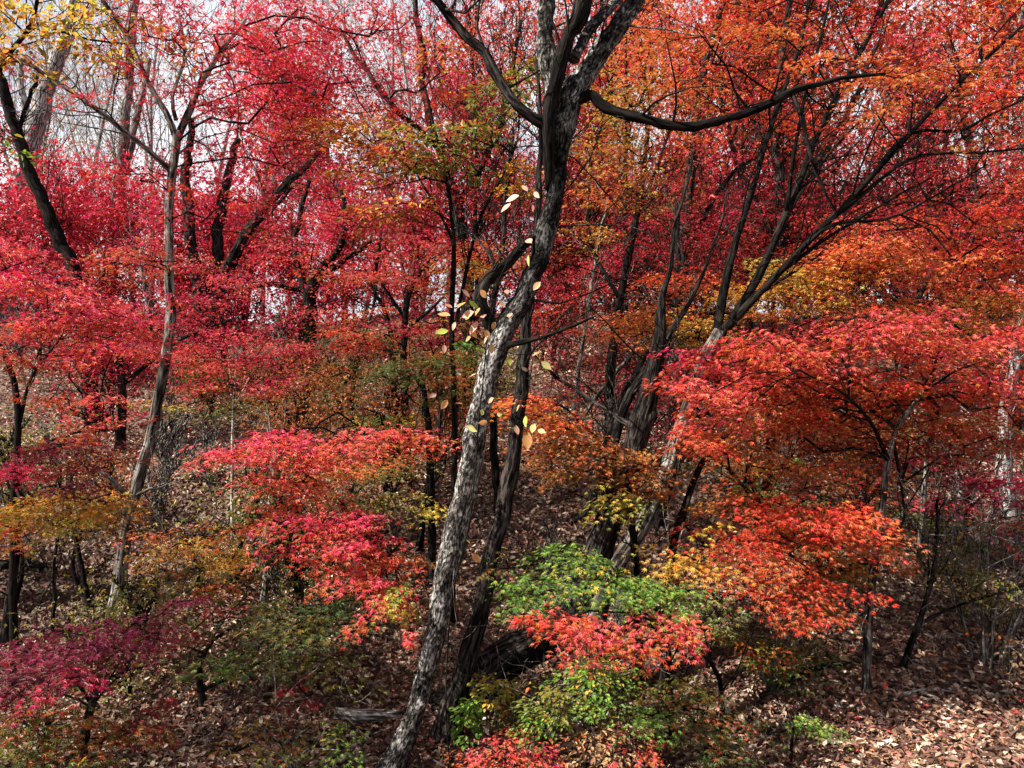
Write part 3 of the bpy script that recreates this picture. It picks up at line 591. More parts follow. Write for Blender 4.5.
tree('maple_tree', 'many stemmed maple with a bright pink red crown left of the gnarled tree', 'tree',
     [[(226, 592, 8), (238, 560, 7), (248, 525, 6.5), (262, 490, 5), (275, 462, 4)],
      [(230, 590, 6, .05), (252, 555, 4, .05), (280, 520, 3, 0)],
      [(248, 525, 4, 0), (310, 470, 3, -.2), (370, 440, 2.4, -.3), (430, 436, 1.5, -.3)],
      [(252, 520, 4, 0), (310, 520, 3, -.2), (370, 560, 2, -.3)]],
     [(290, 438, 62, 22, 4.6, 'pink', 2.0, .8), (235, 452, 44, 16, 4.6, 'pink', 1.5, .6), (345, 440, 50, 16, 4.5, 'coral', 1.6, .6), (410, 434, 42, 12, 4.4, 'coral', 1.7, .6),
      (300, 480, 56, 20, 4.7, 'coral', 1.6), (320, 525, 52, 22, 4.5, 'pink', 2.0, .7), (370, 545, 34, 20, 4.4, 'pink', 1.7, .6), (280, 510, 34, 18, 4.8, 'coral', 1.2),
      (390, 585, 34, 20, 4.3, 'coral', 1.5, .4), (375, 610, 30, 16, 4.2, 'coral', 1.3), (408, 605, 20, 18, 4.3, 'yellow', 1.0), (412, 632, 14, 12, 4.1, 'pink', 1.2), (395, 555, 30, 12, 4.5, 'rust', 1.0), (360, 575, 34, 16, 4.35, 'coral', 1.3), (398, 566, 28, 12, 4.3, 'scarlet', 1.2), (405, 592, 22, 14, 4.2, 'yellow', 1.3), (352, 520, 40, 16, 4.4, 'pink', 1.4), (335, 560, 34, 16, 4.6, 'scarlet', 1.1),
      (330, 470, 60, 18, 5.0, 'orange', 1.0)],
     BARK_BLACK, size=.06)
tree('maple_sapling', 'sapling with dull purple leaves hanging in shade at the lower left', 'sapling',
     [[(78, 800, 12), (84, 740, 10), (96, 690, 7), (104, 650, 4)], [(92, 705, 4, 0), (60, 660, 3, 0), (20, 650, 2, 0)]],
     [(95, 640, 64, 22, 3.7, 'purple', 2.72, .6), (40, 655, 50, 24, 3.7, 'purple', 2.38), (140, 625, 54, 16, 3.8, 'purple', 1.87), (95, 672, 36, 16, 3.5, 'magenta', 1.53), (10, 690, 30, 18, 3.6, 'purple', 1.53), (170, 605, 30, 10, 3.9, 'purple', 1.36)],
     BARK_DARK, base_d=3.9, size=.06)
tree('maple_sapling', 'shaded brown olive sapling in the bottom left corner below the purple one', 'sapling',
     [[(40, 820, 8), (44, 770, 6), (50, 720, 4)], [(44, 770, 4, 0), (110, 735, 2, .1)]],
     [(40, 720, 56, 26, 3.6, 'olive', 1.63), (110, 735, 50, 26, 3.7, 'rust', 1.36), (20, 755, 40, 20, 3.5, 'olive', 1.36), (150, 720, 40, 20, 3.8, 'maroon', 1.09), (90, 765, 60, 14, 3.5, 'deep', 1.36)], BARK_BLACK, base_d=3.7)
tree('maple_sapling', 'shrubby maple with dark green leaves in the shade behind the lower left litter', 'sapling',
     [[(205, 710, 8), (200, 670, 6), (214, 640, 4), (250, 620, 2)], [(203, 690, 4, 0), (270, 660, 3, .1), (320, 640, 2, .1)]],
     [(300, 622, 56, 20, 4.4, 'deep', 1.85), (250, 615, 44, 18, 4.5, 'deep', 1.42), (335, 610, 34, 18, 4.5, 'deep', 1.57), (250, 650, 54, 18, 4.3, 'deep', 1.42), (320, 655, 44, 16, 4.4, 'olive', 1.28),
      (205, 620, 36, 14, 4.5, 'maroon', 1.14), (225, 672, 26, 14, 4.1, 'green', 0.71), (300, 690, 30, 16, 4.3, 'maroon', 0.85)], BARK_BLACK)
shrub('small yellow green shrub in front of the shaded green maple at the bottom', (300, 775), 4.0,
      [(295, 745, 34, 12, 3.9, 'olive', 1.40), (335, 740, 26, 12, 4.0, 'green', 0.98), (255, 735, 30, 10, 4.0, 'amber', 0.98)], 5, 40, 40, leaf='maple', size=.05)
tree('maple_sapling', 'three stemmed sapling with golden orange leaves at the left edge', 'sapling',
     [[(2, 650, 9), (10, 600, 8), (17, 550, 7), (20, 510, 5)], [(6, 640, 6, .1), (22, 570, 5, .1), (16, 520, 4, .1)]],
     [(30, 505, 50, 18, 4.7, 'amber', 2.24), (90, 500, 40, 16, 4.8, 'amber', 1.96), (10, 525, 34, 12, 4.7, 'orange', 1.68), (70, 520, 40, 10, 4.8, 'yellow', 1.40)], BARK_DARK, size=.06)
tree('maple_sapling', 'sapling with dull wine red leaves over the golden orange one', 'sapling',
     [[(92, 612, 6), (80, 560, 5), (72, 520, 4), (60, 490, 3)], [(90, 610, 5, .1), (73, 570, 4, .1), (78, 535, 3, .1)]],
     [(40, 448, 56, 18, 4.5, 'purple', 1.5), (90, 465, 40, 16, 4.6, 'maroon', 1.2), (20, 475, 40, 16, 4.5, 'magenta', .9), (70, 485, 40, 12, 4.6, 'purple', 1.0)], BARK_BLACK)
tree('maple_sapling', 'thin sapling with yellow orange leaves hanging over bright litter', 'sapling',
     [[(196, 600, 5), (198, 570, 4), (190, 545, 3)]],
     [(190, 545, 52, 18, 5.4, 'amber', 1.2), (225, 560, 40, 20, 5.3, 'amber', 1.0), (150, 535, 34, 12, 5.5, 'orange', 1.0), (205, 590, 24, 18, 5.2, 'orange', .8), (240, 530, 34, 12, 5.5, 'orange', .8)], BARK_BLACK)
tree('maple_sapling', 'bare forked sapling with a few pink leaves before the middle slope', 'sapling',
     [[(232, 470, 3.5), (233, 420, 3), (235, 385, 2.4), (238, 345, 1.5)], [(234, 392, 2, 0), (228, 365, 1.4, 0)], [(233, 410, 2, 0), (250, 378, 1.4, 0)]],
     [(225, 362, 50, 16, 6.8, 'pink', 1.3), (180, 345, 44, 14, 6.9, 'pink', 1.1), (265, 385, 40, 14, 6.8, 'pink', 1.2), (280, 355, 40, 14, 7.0, 'crimson', 1.0), (160, 405, 34, 10, 6.6, 'yellow', .7), (200, 385, 40, 14, 6.8, 'coral', .9), (245, 405, 44, 14, 6.6, 'olive', .8)], BARK_PALE, base_d=7.2)
tree('maple_tree', 'olive green maple half hidden behind the gnarled trunk', 'tree',
     [[(432, 520, 9), (430, 460, 8), (426, 410, 6), (420, 370, 4)], [(428, 430, 4, 0), (400, 480, 2.5, -.3), (380, 520, 2, -.4)]],
     [(425, 360, 46, 18, 6.0, 'olive', 1.3), (380, 375, 46, 16, 6.2, 'deep', 1.1), (440, 390, 30, 20, 5.9, 'olive', 1.0), (345, 375, 40, 16, 6.4, 'rust', .9), (400, 470, 50, 20, 5.6, 'olive', 1.0),
      (380, 500, 46, 20, 5.5, 'olive', 1.2), (430, 510, 30, 20, 5.4, 'yellow', .7), (360, 470, 40, 14, 5.6, 'rust', .9), (460, 350, 30, 20, 6.2, 'green', .6), (440, 610, 26, 12, 4.9, 'olive', 1.0), (390, 420, 40, 14, 6.4, 'yellow', .7)],
     BARK_BLACK, base_d=6.6)
tree('broadleaf_tree', 'slim tree with larger olive and rusty leaves just left of the main trunk', 'tree',
     [[(452, 520, 6), (455, 420, 6), (452, 330, 5.5), (452, 222, 4.5), (438, 150, 3.5), (425, 90, 2.5)],
      [(454, 330, 4, 0), (476, 230, 3.5, -.1), (505, 170, 3, -.1), (518, 140, 2, -.1)],
      [(453, 300, 4, 0), (452, 240, 3, .1), (415, 170, 2, .2), (390, 120, 1.5, .2)]],
     [(440, 160, 56, 26, 5.8, 'olive', 1.71), (390, 170, 50, 30, 5.9, 'rust', 1.52), (480, 130, 40, 30, 5.8, 'olive', 1.33), (400, 215, 50, 22, 5.9, 'rust', 1.33), (350, 130, 50, 24, 6.1, 'rust', 1.14), (520, 80, 40, 30, 5.8, 'olive', 1.33), (440, 60, 40, 20, 6.0, 'rust', 0.76), (530, 180, 30, 30, 6.0, 'amber', 1.14)],
     BARK_BLACK, base_d=6.2, leaf='oval', size=.06)
tree('broadleaf_tree', 'tree at the top left corner with yellow and orange broad leaves', 'tree',
     [[(-160, 700, 16), (-120, 400, 13), (-60, 180, 9), (0, 66, 5), (30, 26, 4), (42, -20, 3)], [(34, 22, 2.5, 0), (90, 40, 2, .1), (125, 44, 1.4, .1)]],
     [(30, 20, 60, 26, 4.8, 'amber', 1.1), (90, 40, 50, 18, 5.0, 'amber', .9), (60, 5, 60, 16, 4.6, 'yellow', .9), (130, 12, 40, 16, 5.1, 'rust', .7), (10, 50, 40, 18, 4.8, 'amber', .8), (8, 150, 20, 26, 5.2, 'green', .35), (190, 55, 40, 16, 5.4, 'rust', .4)],
     BARK_BLACK, base_d=5.0, leaf='oval', size=.055)
# unseen tall trees added past the left edge, their crowns shading the slope
def W(x, y, z, rx, rz, pal, cov): return ((x / y * F) + 512, 384 - (z - EYE) / y * F, rx / y * F, rz / y * F, y, pal, cov)
def Wp(x, y, z, w, d0): return (x / y * F + 512, 384 - (z - EYE) / y * F, w / y * F, y - d0)
tree('maple_tree', 'tall unseen crimson maple added beyond the left edge to shade the lower left corner', 'tree',
     [[Wp(-8.2, 2.4, 0, .3, 2.4), Wp(-8.1, 2.4, 2, .24, 2.4), Wp(-7.8, 2.4, 4, .18, 2.4), Wp(-7.5, 2.3, 5.6, .1, 2.4)]],
     [W(-7.6, 2.1, 5.6, 1.3, .5, 'crimson', 1.3), W(-6.4, 2.2, 5.0, 1.0, .4, 'crimson', 1.1), W(-8.0, 2.0, 6.4, 1.2, .5, 'scarlet', 1.0)],
     BARK_DARK, base_d=2.4)
tree('maple_tree', 'tall unseen orange maple added beyond the left edge shading the slope behind the main trunk', 'tree',
     [[Wp(-7.4, 5.2, 0, .3, 5.2), Wp(-7.4, 5.2, 3, .24, 5.2), Wp(-7.0, 5.2, 5, .18, 5.2), Wp(-6.5, 5.2, 7, .1, 5.2)]],
     [W(-6.8, 4.6, 6.6, 1.5, .6, 'orange', .4), W(-5.2, 4.9, 6.0, 1.4, .5, 'orange', .35), W(-7.6, 5.8, 7.2, 1.5, .6, 'scarlet', .5), W(-5.6, 6.0, 7.0, 1.5, .5, 'orange', .5), W(-4.2, 5.4, 6.8, 1.3, .45, 'orange', .45)],
     BARK_DARK, base_d=5.2)
tree('maple_tree', 'tall unseen red maple added beyond the left edge to shade the upper slope', 'tree',
     [[Wp(-8.6, 8.2, 0, .34, 8.2), Wp(-8.5, 8.2, 3, .26, 8.2), Wp(-8.0, 8.2, 6, .2, 8.2), Wp(-7.6, 8.2, 8.4, .1, 8.2)]],
     [W(-7.6, 7.4, 7.6, 1.7, .6, 'crimson', .3), W(-6.2, 8.0, 7.2, 1.6, .5, 'crimson', .25), W(-8.6, 8.8, 8.4, 1.8, .6, 'crimson', .4), W(-4.6, 8.2, 8.2, 1.6, .5, 'crimson', .22), W(-2.6, 7.4, 7.6, 1.5, .5, 'scarlet', .3)],
     BARK_DARK, base_d=8.2)
# ------------------------------------------------------------------ further trees on the slope
tree('leaning_tree', 'black trunk leaning left across the white sky at the left edge', 'tree',
     [[(96, 330, 15), (78, 284, 14), (58, 240, 13), (40, 195, 12), (22, 150, 11), (4, 90, 10), (-30, 0, 8)], [(30, 170, 8, 0), (18, 130, 5, .1), (40, 70, 3, .1)]], [], BARK_BLACK, base_d=10.5, wobble=.08)
tree('bare_tree', 'thick pale grey trunk leaning right behind the black trunk at the left edge', 'tree',
     [[(-4, 300, 22), (14, 220, 20), (30, 150, 18), (46, 92, 16), (70, 20, 12), (90, -60, 9)], [(30, 150, 9, 0), (24, 100, 7, .3), (20, 60, 6, .3)]], [], BARK_PALE, base_d=17.5, wobble=.08, rough=.07)
tree('bare_tree', 'pair of grey trunks wrapped in pink leaves right of the white sky gap', 'tree',
     [[(106, 345, 14), (112, 250, 12), (122, 150, 10), (130, 60, 8), (138, -30, 6)], [(114, 230, 9, 0), (125, 170, 8, .3), (150, 60, 5, .6)]],
     [(130, 215, 36, 22, 15.5, 'pink', .5), (60, 255, 50, 16, 15.5, 'pink', .5), (140, 110, 30, 22, 15.5, 'crimson', .4)], BARK_GREY, base_d=16.5, wobble=.1)
tree('maple_tree', 'clump of dark leaning stems with crimson leaves at the brow of the left slope', 'tree',
     [[(206, 336, 15), (200, 290, 13), (190, 230, 11), (186, 180, 9), (190, 120, 6)],
      [(206, 330, 12, 0), (216, 260, 11, .2), (222, 200, 10, .3), (240, 140, 6, .4)],
      [(208, 330, 12, 0), (226, 270, 11, -.2), (262, 212, 9, -.3), (300, 172, 7, -.3), (340, 130, 4, -.3)],
      [(210, 332, 8, 0), (240, 250, 6, .4), (290, 190, 4, .5)]],
     [(250, 200, 70, 30, 12, 'crimson', 0.37), (170, 262, 60, 18, 12, 'coral', .55), (300, 130, 70, 30, 12.5, 'scarlet', 0.32), (190, 110, 60, 36, 12.5, 'crimson', 0.32), (130, 290, 60, 20, 11.5, 'maroon', 0.46), (220, 290, 60, 16, 11.5, 'pink', 0.37), (350, 190, 50, 30, 12.5, 'crimson', 0.28), (250, 40, 90, 34, 13, 'pink', 0.28)],
     BARK_DARK, base_d=13, wobble=.12)
tree('maple_tree', 'crooked black maple with curling limbs on the skyline left of the main trunk', 'tree',
     [[(312, 332, 15), (310, 300, 13), (318, 275, 11), (338, 250, 8), (346, 222, 6), (340, 190, 4)],
      [(311, 300, 9, 0), (300, 280, 8, 0), (296, 240, 6, .2), (310, 180, 4, .3)],
      [(316, 280, 8, 0), (345, 262, 6, 0), (372, 240, 4, 0)],
      [(302, 290, 6, 0), (270, 284, 5, -.1), (226, 290, 3, -.1)]],
     [(300, 250, 60, 16, 11, 'pink', .8), (350, 220, 50, 20, 11.5, 'crimson', .6), (260, 282, 50, 12, 11, 'pink', .9), (360, 280, 46, 16, 11, 'pink', .9), (400, 300, 40, 14, 11, 'coral', .7), (330, 310, 50, 12, 11, 'pink', .8)],
     BARK_BLACK, base_d=12, wobble=.1)
tree('maple_tree', 'low coral orange maple spreading on the skyline beside the main trunk', 'tree',
     [[(408, 400, 8), (404, 340, 7), (410, 290, 6), (430, 260, 3)], [(406, 320, 4, 0), (380, 280, 2.5, 0)]],
     [(430, 250, 70, 16, 7.6, 'coral', 1.2, .7), (400, 275, 50, 12, 7.8, 'coral', 1.0), (480, 255, 40, 16, 7.5, 'orange', 1.1), (350, 270, 50, 12, 7.9, 'coral', .9), (440, 290, 40, 12, 7.6, 'scarlet', .8), (350, 340, 46, 14, 7.6, 'scarlet', 1.0), (395, 325, 40, 12, 7.6, 'pink', .8)],
     BARK_BLACK, base_d=8.2)
tree('maple_tree', 'tall crimson maple behind the gnarled tree with leaves up to the top edge', 'tree',
     [[(470, 400, 15), (468, 300, 13), (455, 200, 11), (430, 120, 8), (420, 40, 6), (410, -30, 4)], [(456, 210, 8, 0), (500, 120, 6, .3), (520, 20, 4, .5)], [(440, 150, 6, 0), (380, 90, 5, -.3), (340, 30, 3, -.3)]],
     [(420, 60, 70, 36, 9.5, 'crimson', 0.72), (360, 40, 70, 36, 9.5, 'crimson', 0.64), (490, 40, 60, 34, 9.8, 'scarlet', 0.72), (400, 120, 70, 26, 9.5, 'scarlet', 0.64), (470, 110, 60, 26, 9.8, 'rust', 0.64), (360, 160, 60, 26, 9.6, 'rust', 0.56), (440, 180, 60, 26, 9.8, 'crimson', 0.64), (500, 180, 50, 40, 10, 'scarlet', 0.64), (340, 220, 50, 20, 9.8, 'pink', 0.48), (330, 100, 60, 30, 9.4, 'crimson', 0.56)],
     BARK_DARK, base_d=10.5, wobble=.1)
tree('maple_tree', 'ochre and orange maple behind the fork of the gnarled tree', 'tree',
     [[(612, 470, 11), (610, 380, 10), (622, 290, 8), (640, 200, 6), (650, 110, 4)], [(620, 300, 5, 0), (590, 240, 4, 0), (590, 150, 3, .2)], [(640, 210, 4, 0), (660, 160, 3, 0), (680, 100, 2, 0)]],
     [(620, 90, 50, 30, 7.6, 'amber', 1.30), (600, 150, 46, 30, 7.8, 'amber', 1.30), (640, 150, 50, 26, 7.6, 'rust', 1.17), (600, 200, 40, 22, 7.8, 'orange', 1.17), (670, 90, 50, 30, 7.8, 'orange', 1.17), (680, 160, 46, 26, 7.8, 'orange', 1.04), (640, 40, 50, 30, 7.9, 'orange', 1.17), (650, 200, 50, 20, 7.8, 'rust', 0.91), (520, 250, 40, 20, 7.8, 'coral', .8), (600, 120, 40, 22, 7.5, 'yellow', .9), (630, 180, 44, 20, 7.5, 'amber', 1.0), (480, 270, 50, 14, 7.6, 'amber', .9), (590, 235, 40, 14, 7.6, 'amber', .9)],
     BARK_BLACK, base_d=8.2)
tree('maple_tree', 'dark crimson maple in the shade right of the main trunk', 'tree',
     [[(676, 420, 16), (678, 340, 15), (682, 260, 14), (690, 180, 11), (700, 100, 8), (720, 10, 5)], [(680, 300, 8, 0), (640, 260, 6, 0), (620, 210, 4, 0)], [(684, 250, 7, 0), (720, 190, 5, .2), (760, 150, 3, .3)]],
     [(640, 235, 60, 26, 9, 'crimson', 0.83), (600, 270, 60, 22, 9.2, 'crimson', 0.75), (680, 230, 60, 30, 9, 'maroon', 0.83), (720, 240, 60, 30, 9.2, 'crimson', 0.75), (650, 285, 60, 18, 9, 'maroon', 0.83), (580, 300, 50, 20, 9.4, 'scarlet', 0.68), (600, 340, 60, 18, 9.4, 'maroon', 0.68), (660, 380, 60, 24, 9.6, 'maroon', 0.60), (740, 290, 50, 22, 9.4, 'maroon', 0.75), (590, 390, 50, 24, 9.8, 'maroon', 0.38), (700, 180, 60, 30, 9.6, 'crimson', 0.60)],
     BARK_DARK, base_d=9.6, wobble=.08)
tree('maple_tree', 'tall scarlet maple behind the fanning black branches at the upper right', 'tree',
     [[(800, 380, 15), (790, 280, 13), (780, 200, 11), (776, 110, 8), (790, 0, 5)], [(782, 210, 8, 0), (840, 130, 6, 0), (880, 40, 4, 0)], [(786, 250, 7, 0), (740, 170, 5, 0), (720, 80, 3, 0)]],
     [(760, 60, 70, 40, 9.5, 'scarlet', 0.68), (840, 50, 70, 36, 9.8, 'scarlet', 0.59), (800, 130, 70, 34, 9.5, 'scarlet', 0.68), (740, 130, 60, 30, 9.5, 'scarlet', 0.59), (860, 170, 70, 30, 9.8, 'crimson', 0.68), (780, 200, 60, 28, 9.6, 'crimson', 0.68), (830, 230, 70, 24, 9.8, 'scarlet', 0.77), (720, 30, 60, 30, 10, 'orange', 0.59), (900, 110, 60, 30, 10, 'scarlet', 0.59), (700, 90, 40, 30, 9.6, 'orange', 0.51)],
     BARK_DARK, base_d=10.5, wobble=.1)
tree('maple_tree', 'broad deep red maple along the right edge beyond the orange crown', 'tree',
     [[(1010, 420, 16), (1000, 330, 14), (985, 240, 11), (970, 150, 8), (960, 60, 5)], [(998, 310, 8, 0), (930, 240, 6, 0), (880, 200, 4, 0)], [(990, 260, 8, 0), (1040, 190, 6, 0), (1080, 100, 4, 0)]],
     [(960, 120, 70, 34, 9, 'scarlet', 0.72), (1000, 180, 60, 34, 8.8, 'scarlet', 0.80), (930, 180, 70, 30, 9.2, 'crimson', 0.72), (980, 240, 70, 30, 9, 'crimson', 0.88), (920, 250, 60, 30, 9.2, 'scarlet', 0.80), (990, 300, 60, 26, 8.8, 'maroon', 0.88), (940, 300, 50, 24, 9.2, 'maroon', 0.80), (1000, 60, 50, 30, 9.2, 'scarlet', 0.64), (940, 40, 50, 26, 9.6, 'crimson', 0.48), (1010, 360, 40, 30, 8.8, 'rust', 0.80)],
     BARK_DARK, base_d=10, wobble=.1)
tree('maple_sapling', 'low magenta pink maple under the coral dome at the right edge', 'sapling',
     [[(965, 545, 6), (968, 500, 5), (975, 470, 4)], [(967, 510, 3, 0), (1000, 480, 2, 0)]],
     [(955, 470, 44, 20, 6.6, 'magenta', 1.69), (1000, 490, 40, 24, 6.5, 'magenta', 1.43), (940, 500, 36, 14, 6.6, 'pink', 1.30), (1000, 440, 40, 16, 6.6, 'maroon', 1.43), (900, 465, 40, 16, 6.8, 'maroon', 1.17), (1015, 540, 20, 26, 6.4, 'crimson', 0.91)],
     BARK_BLACK, base_d=7)
tree('maple_sapling', 'sparse dark olive sapling in front of the magenta maple', 'sapling',
     [[(918, 560, 6), (924, 500, 5), (930, 440, 4), (940, 400, 2)]],
     [(930, 425, 46, 18, 6.2, 'olive', 0.63), (975, 430, 50, 20, 6.2, 'olive', 0.63), (890, 440, 40, 20, 6.3, 'rust', 0.49), (940, 520, 50, 16, 6.0, 'olive', 0.49), (1000, 520, 40, 20, 6.0, 'olive', 0.42), (760, 500, 40, 20, 6.6, 'olive', 0.42)], BARK_GREY, base_d=6.5)
tree('yellow_shrub', 'pale yellow green bush on the sunlit litter behind the coral dome', 'shrub',
     [[(752, 540, 5), (756, 500, 4), (765, 465, 3)], [(753, 530, 3, 0), (735, 490, 2, 0)], [(754, 520, 3, 0), (790, 480, 2, 0), (806, 455, 1.5, 0)]],
     [(745, 480, 36, 24, 7.5, 'yellow', .7), (800, 468, 24, 18, 7.4, 'green', .5), (770, 500, 36, 16, 7.4, 'yellow', .6), (715, 470, 26, 20, 7.6, 'olive', .6)], BARK_GREY, base_d=7.8)
tree('broken_tree', 'pale weathered trunk with flaking bark at the right edge', 'tree',
     [[(1022, 605, 20), (1014, 560, 18), (1010, 510, 17), (1004, 470, 15), (1008, 400, 12), (1020, 330, 9)]], [], BARK_PALE, base_d=7.6, rough=.14, wobble=.05)
tree('dead_tree', 'fallen grey tree lying with its root plate under the magenta maple', 'dead tree',
     [[(985, 552, 20), (965, 535, 14), (950, 508, 11), (915, 512, 12), (890, 524, 9), (872, 520, 5)], [(970, 545, 12, 0), (962, 500, 7, .1), (958, 470, 4, .2)], [(975, 548, 9, 0), (990, 510, 5, 0), (1000, 480, 3, 0)], [(962, 545, 8, 0), (980, 575, 7, -.1), (940, 560, 6, -.1)]],
     [], BARK_DEAD, base_d=7.2, rough=.16, wobble=.05)
tree('maple_tree', 'wide crimson understory maple on the slope behind the slender grey barked maple', 'tree',
     [[(120, 425, 9), (122, 380, 8), (112, 330, 6), (90, 290, 4)], [(122, 385, 5, 0), (180, 340, 4, 0), (230, 320, 2, 0)]],
     [(60, 300, 60, 18, 9, 'crimson', 0.70), (130, 310, 60, 16, 9, 'pink', 0.70), (200, 320, 60, 14, 9.2, 'crimson', 0.70), (250, 335, 50, 12, 9.2, 'pink', 0.56), (90, 340, 60, 14, 8.8, 'maroon', 0.56), (170, 350, 50, 12, 8.8, 'pink', 0.56), (30, 270, 50, 16, 9.2, 'pink', 0.63), (200, 265, 50, 14, 9.6, 'pink', 0.56), (120, 250, 50, 14, 9.6, 'crimson', 0.56)],
     BARK_DARK, base_d=9.6)
tree('maple_tree', 'dull maroon understory maple on the dark slope between the leaning trunks', 'tree',
     [[(600, 440, 8), (604, 400, 7), (612, 360, 5), (630, 320, 3)], [(603, 410, 5, 0), (560, 380, 3, 0), (530, 350, 2, 0)]],
     [(560, 330, 50, 16, 10.5, 'maroon', 0.63), (620, 320, 50, 16, 10.5, 'maroon', 0.70), (590, 360, 50, 14, 10.5, 'maroon', 0.49), (650, 340, 40, 14, 10.5, 'crimson', 0.56), (530, 310, 40, 14, 10.5, 'scarlet', 0.56), (570, 290, 50, 14, 10.8, 'crimson', 0.63), (710, 330, 46, 16, 10.5, 'maroon', 0.56), (720, 370, 40, 20, 10.2, 'maroon', 0.42)],
     BARK_DARK, base_d=11)
tree('maple_tree', 'olive and rust understory maple low on the skyline left of the main trunk', 'tree',
     [[(395, 385, 7), (392, 345, 6), (384, 310, 4), (370, 285, 3)], [(392, 340, 4, 0), (430, 310, 3, 0), (450, 290, 2, 0)]],
     [(340, 320, 50, 14, 9.6, 'scarlet', 0.72), (390, 335, 50, 12, 9.5, 'olive', 0.64), (440, 320, 46, 14, 9.6, 'rust', 0.64), (460, 290, 40, 14, 9.8, 'olive', 0.48), (300, 345, 46, 12, 9.4, 'pink', 0.64), (420, 350, 40, 12, 9.4, 'olive', 0.56)],
     BARK_BLACK, base_d=10)
tree('maple_tree', 'red maple filling the gap between the orange crown and the right edge', 'tree',
     [[(900, 440, 9), (905, 370, 8), (915, 310, 6), (935, 260, 4)], [(908, 345, 5, 0), (960, 300, 4, 0), (1010, 270, 2, 0)], [(910, 330, 5, 0), (870, 280, 4, 0), (840, 250, 2, 0)]],
     [(900, 235, 60, 20, 8.2, 'scarlet', 1.0), (960, 270, 60, 20, 8, 'scarlet', 1.1), (1005, 300, 40, 22, 7.8, 'scarlet', 1.1), (930, 310, 50, 18, 8, 'scarlet', 1.0), (860, 220, 50, 18, 8.4, 'crimson', .9), (820, 260, 40, 16, 8.4, 'scarlet', .8), (970, 340, 50, 18, 7.8, 'rust', .9), (1010, 220, 40, 24, 8, 'scarlet', 1.0)],
     BARK_DARK, base_d=8.6)
# thin stems between, each one its own
for k, (pts, d, lab) in enumerate([
    ([(556, 560, 5), (566, 470, 5), (575, 400, 4), (590, 300, 3.4), (606, 200, 3)], 8.2, 'thin dark stem just right of the rust orange leaves'),
    ([(655, 560, 8), (672, 480, 8), (690, 420, 7), (680, 330, 6), (676, 200, 5)], 7.2, 'dark stem crossing behind the grey stemmed maple'),
    ([(572, 560, 10), (592, 500, 9), (606, 455, 9), (622, 400, 8), (650, 350, 6)], 7.5, 'dark bent trunk between the two leaning trunks'),
    ([(560, 490, 6), (572, 440, 5), (600, 390, 5), (640, 345, 4), (668, 330, 2)], 8.4, 'grey bent stem arching over the dark slope'),
    ([(820, 520, 4), (828, 470, 4), (836, 420, 3.4), (834, 380, 2)], 8.6, 'thin pale stem seen under the coral dome'),
    ([(735, 640, 7), (748, 560, 6), (762, 500, 5), (792, 452, 3)], 7.0, 'grey sapling stem behind the orange red leaf layers'),
    ([(660, 700, 4), (664, 620, 3.6), (670, 540, 3)], 6.0, 'thin upright stem behind the coral red flat layer'),
    ([(418, 560, 8), (424, 500, 7), (436, 440, 6), (440, 380, 5)], 7.0, 'dark stem in the shade left of the main trunk'),
    ([(500, 520, 9), (494, 440, 8), (488, 350, 7), (500, 260, 6), (512, 140, 5)], 7.6, 'straight grey stem half behind the main trunk'),
    ([(164, 420, 6), (158, 380, 5), (152, 330, 5), (140, 250, 4)], 10, 'thin dark stem left of the slender grey maple'),
    ([(352, 420, 4), (356, 360, 4), (372, 310, 3.4), (380, 240, 3)], 10, 'thin dark stem on the middle slope under olive leaves'),
    ([(52, 590, 4), (56, 560, 3.4), (60, 525, 2.6)], 5.8, 'short thin stem in bright litter at the left'),
    ([(262, 575, 9), (266, 540, 8), (270, 505, 7), (280, 440, 5)], 6.2, 'short dark stem behind the pink red maple'),
    ([(300, 600, 4), (303, 560, 3), (306, 520, 2.4)], 5.6, 'very thin stem behind the dark green maple')]):
    tree('slim_tree' if pts[0][2] > 5 else 'thin_sapling', lab, 'tree' if pts[0][2] > 5 else 'sapling', [pts], [], BARK_DARK if k % 3 else BARK_GREY, base_d=d, wobble=.06, rough=.08)
def understory(name, label, group, seed, pal, spots):
    scatter(bare_tree(name, label, group, seed, 2.6, .03, BARK_DARK, pal, 7, .12), spots)
# climber with a few large leaves on the main trunk
vr = empty('climbing_vine', P(470, 470, 3.95), 'thin vine with a few large pink and yellow leaves in front of the gnarled trunk', 'vine')
vbase = np.array([P(430, 600, 3.95)[0], 3.95, 0]); vbase[2] = g1(vbase[0], vbase[1]); vr.location = tuple(vbase)
vst = [[(452, 790, 1.6), (446, 700, 1.5), (452, 600, 1.5), (470, 520, 1.5), (478, 430, 1.4), (486, 350, 1.3), (496, 290, 1.2), (520, 235, 1), (520, 195, .8)],
       [(478, 430, 1), (500, 415, .9), (530, 425, .8)], [(486, 350, 1), (460, 330, .9), (440, 340, .7)], [(488, 345, 1), (520, 355, .9), (545, 345, .7)], [(492, 310, 1), (470, 300, .8), (450, 330, .7)],
       [(462, 560, 1), (466, 555, .8), (474, 552, .7)], [(478, 440, 1), (450, 400, .8), (436, 395, .6)]]
V, Q, B, off = [], [], [], 0
for s in vst:
    v, q, bc, _, _, _ = tube([P(p[0], p[1], 3.95) for p in s], [p[2] / 2 / F * 3.95 for p in s], 6, .04, 0, 3, 0, .01)
    V.append(v); Q.append(q + off); B.append(bc); off += len(v)
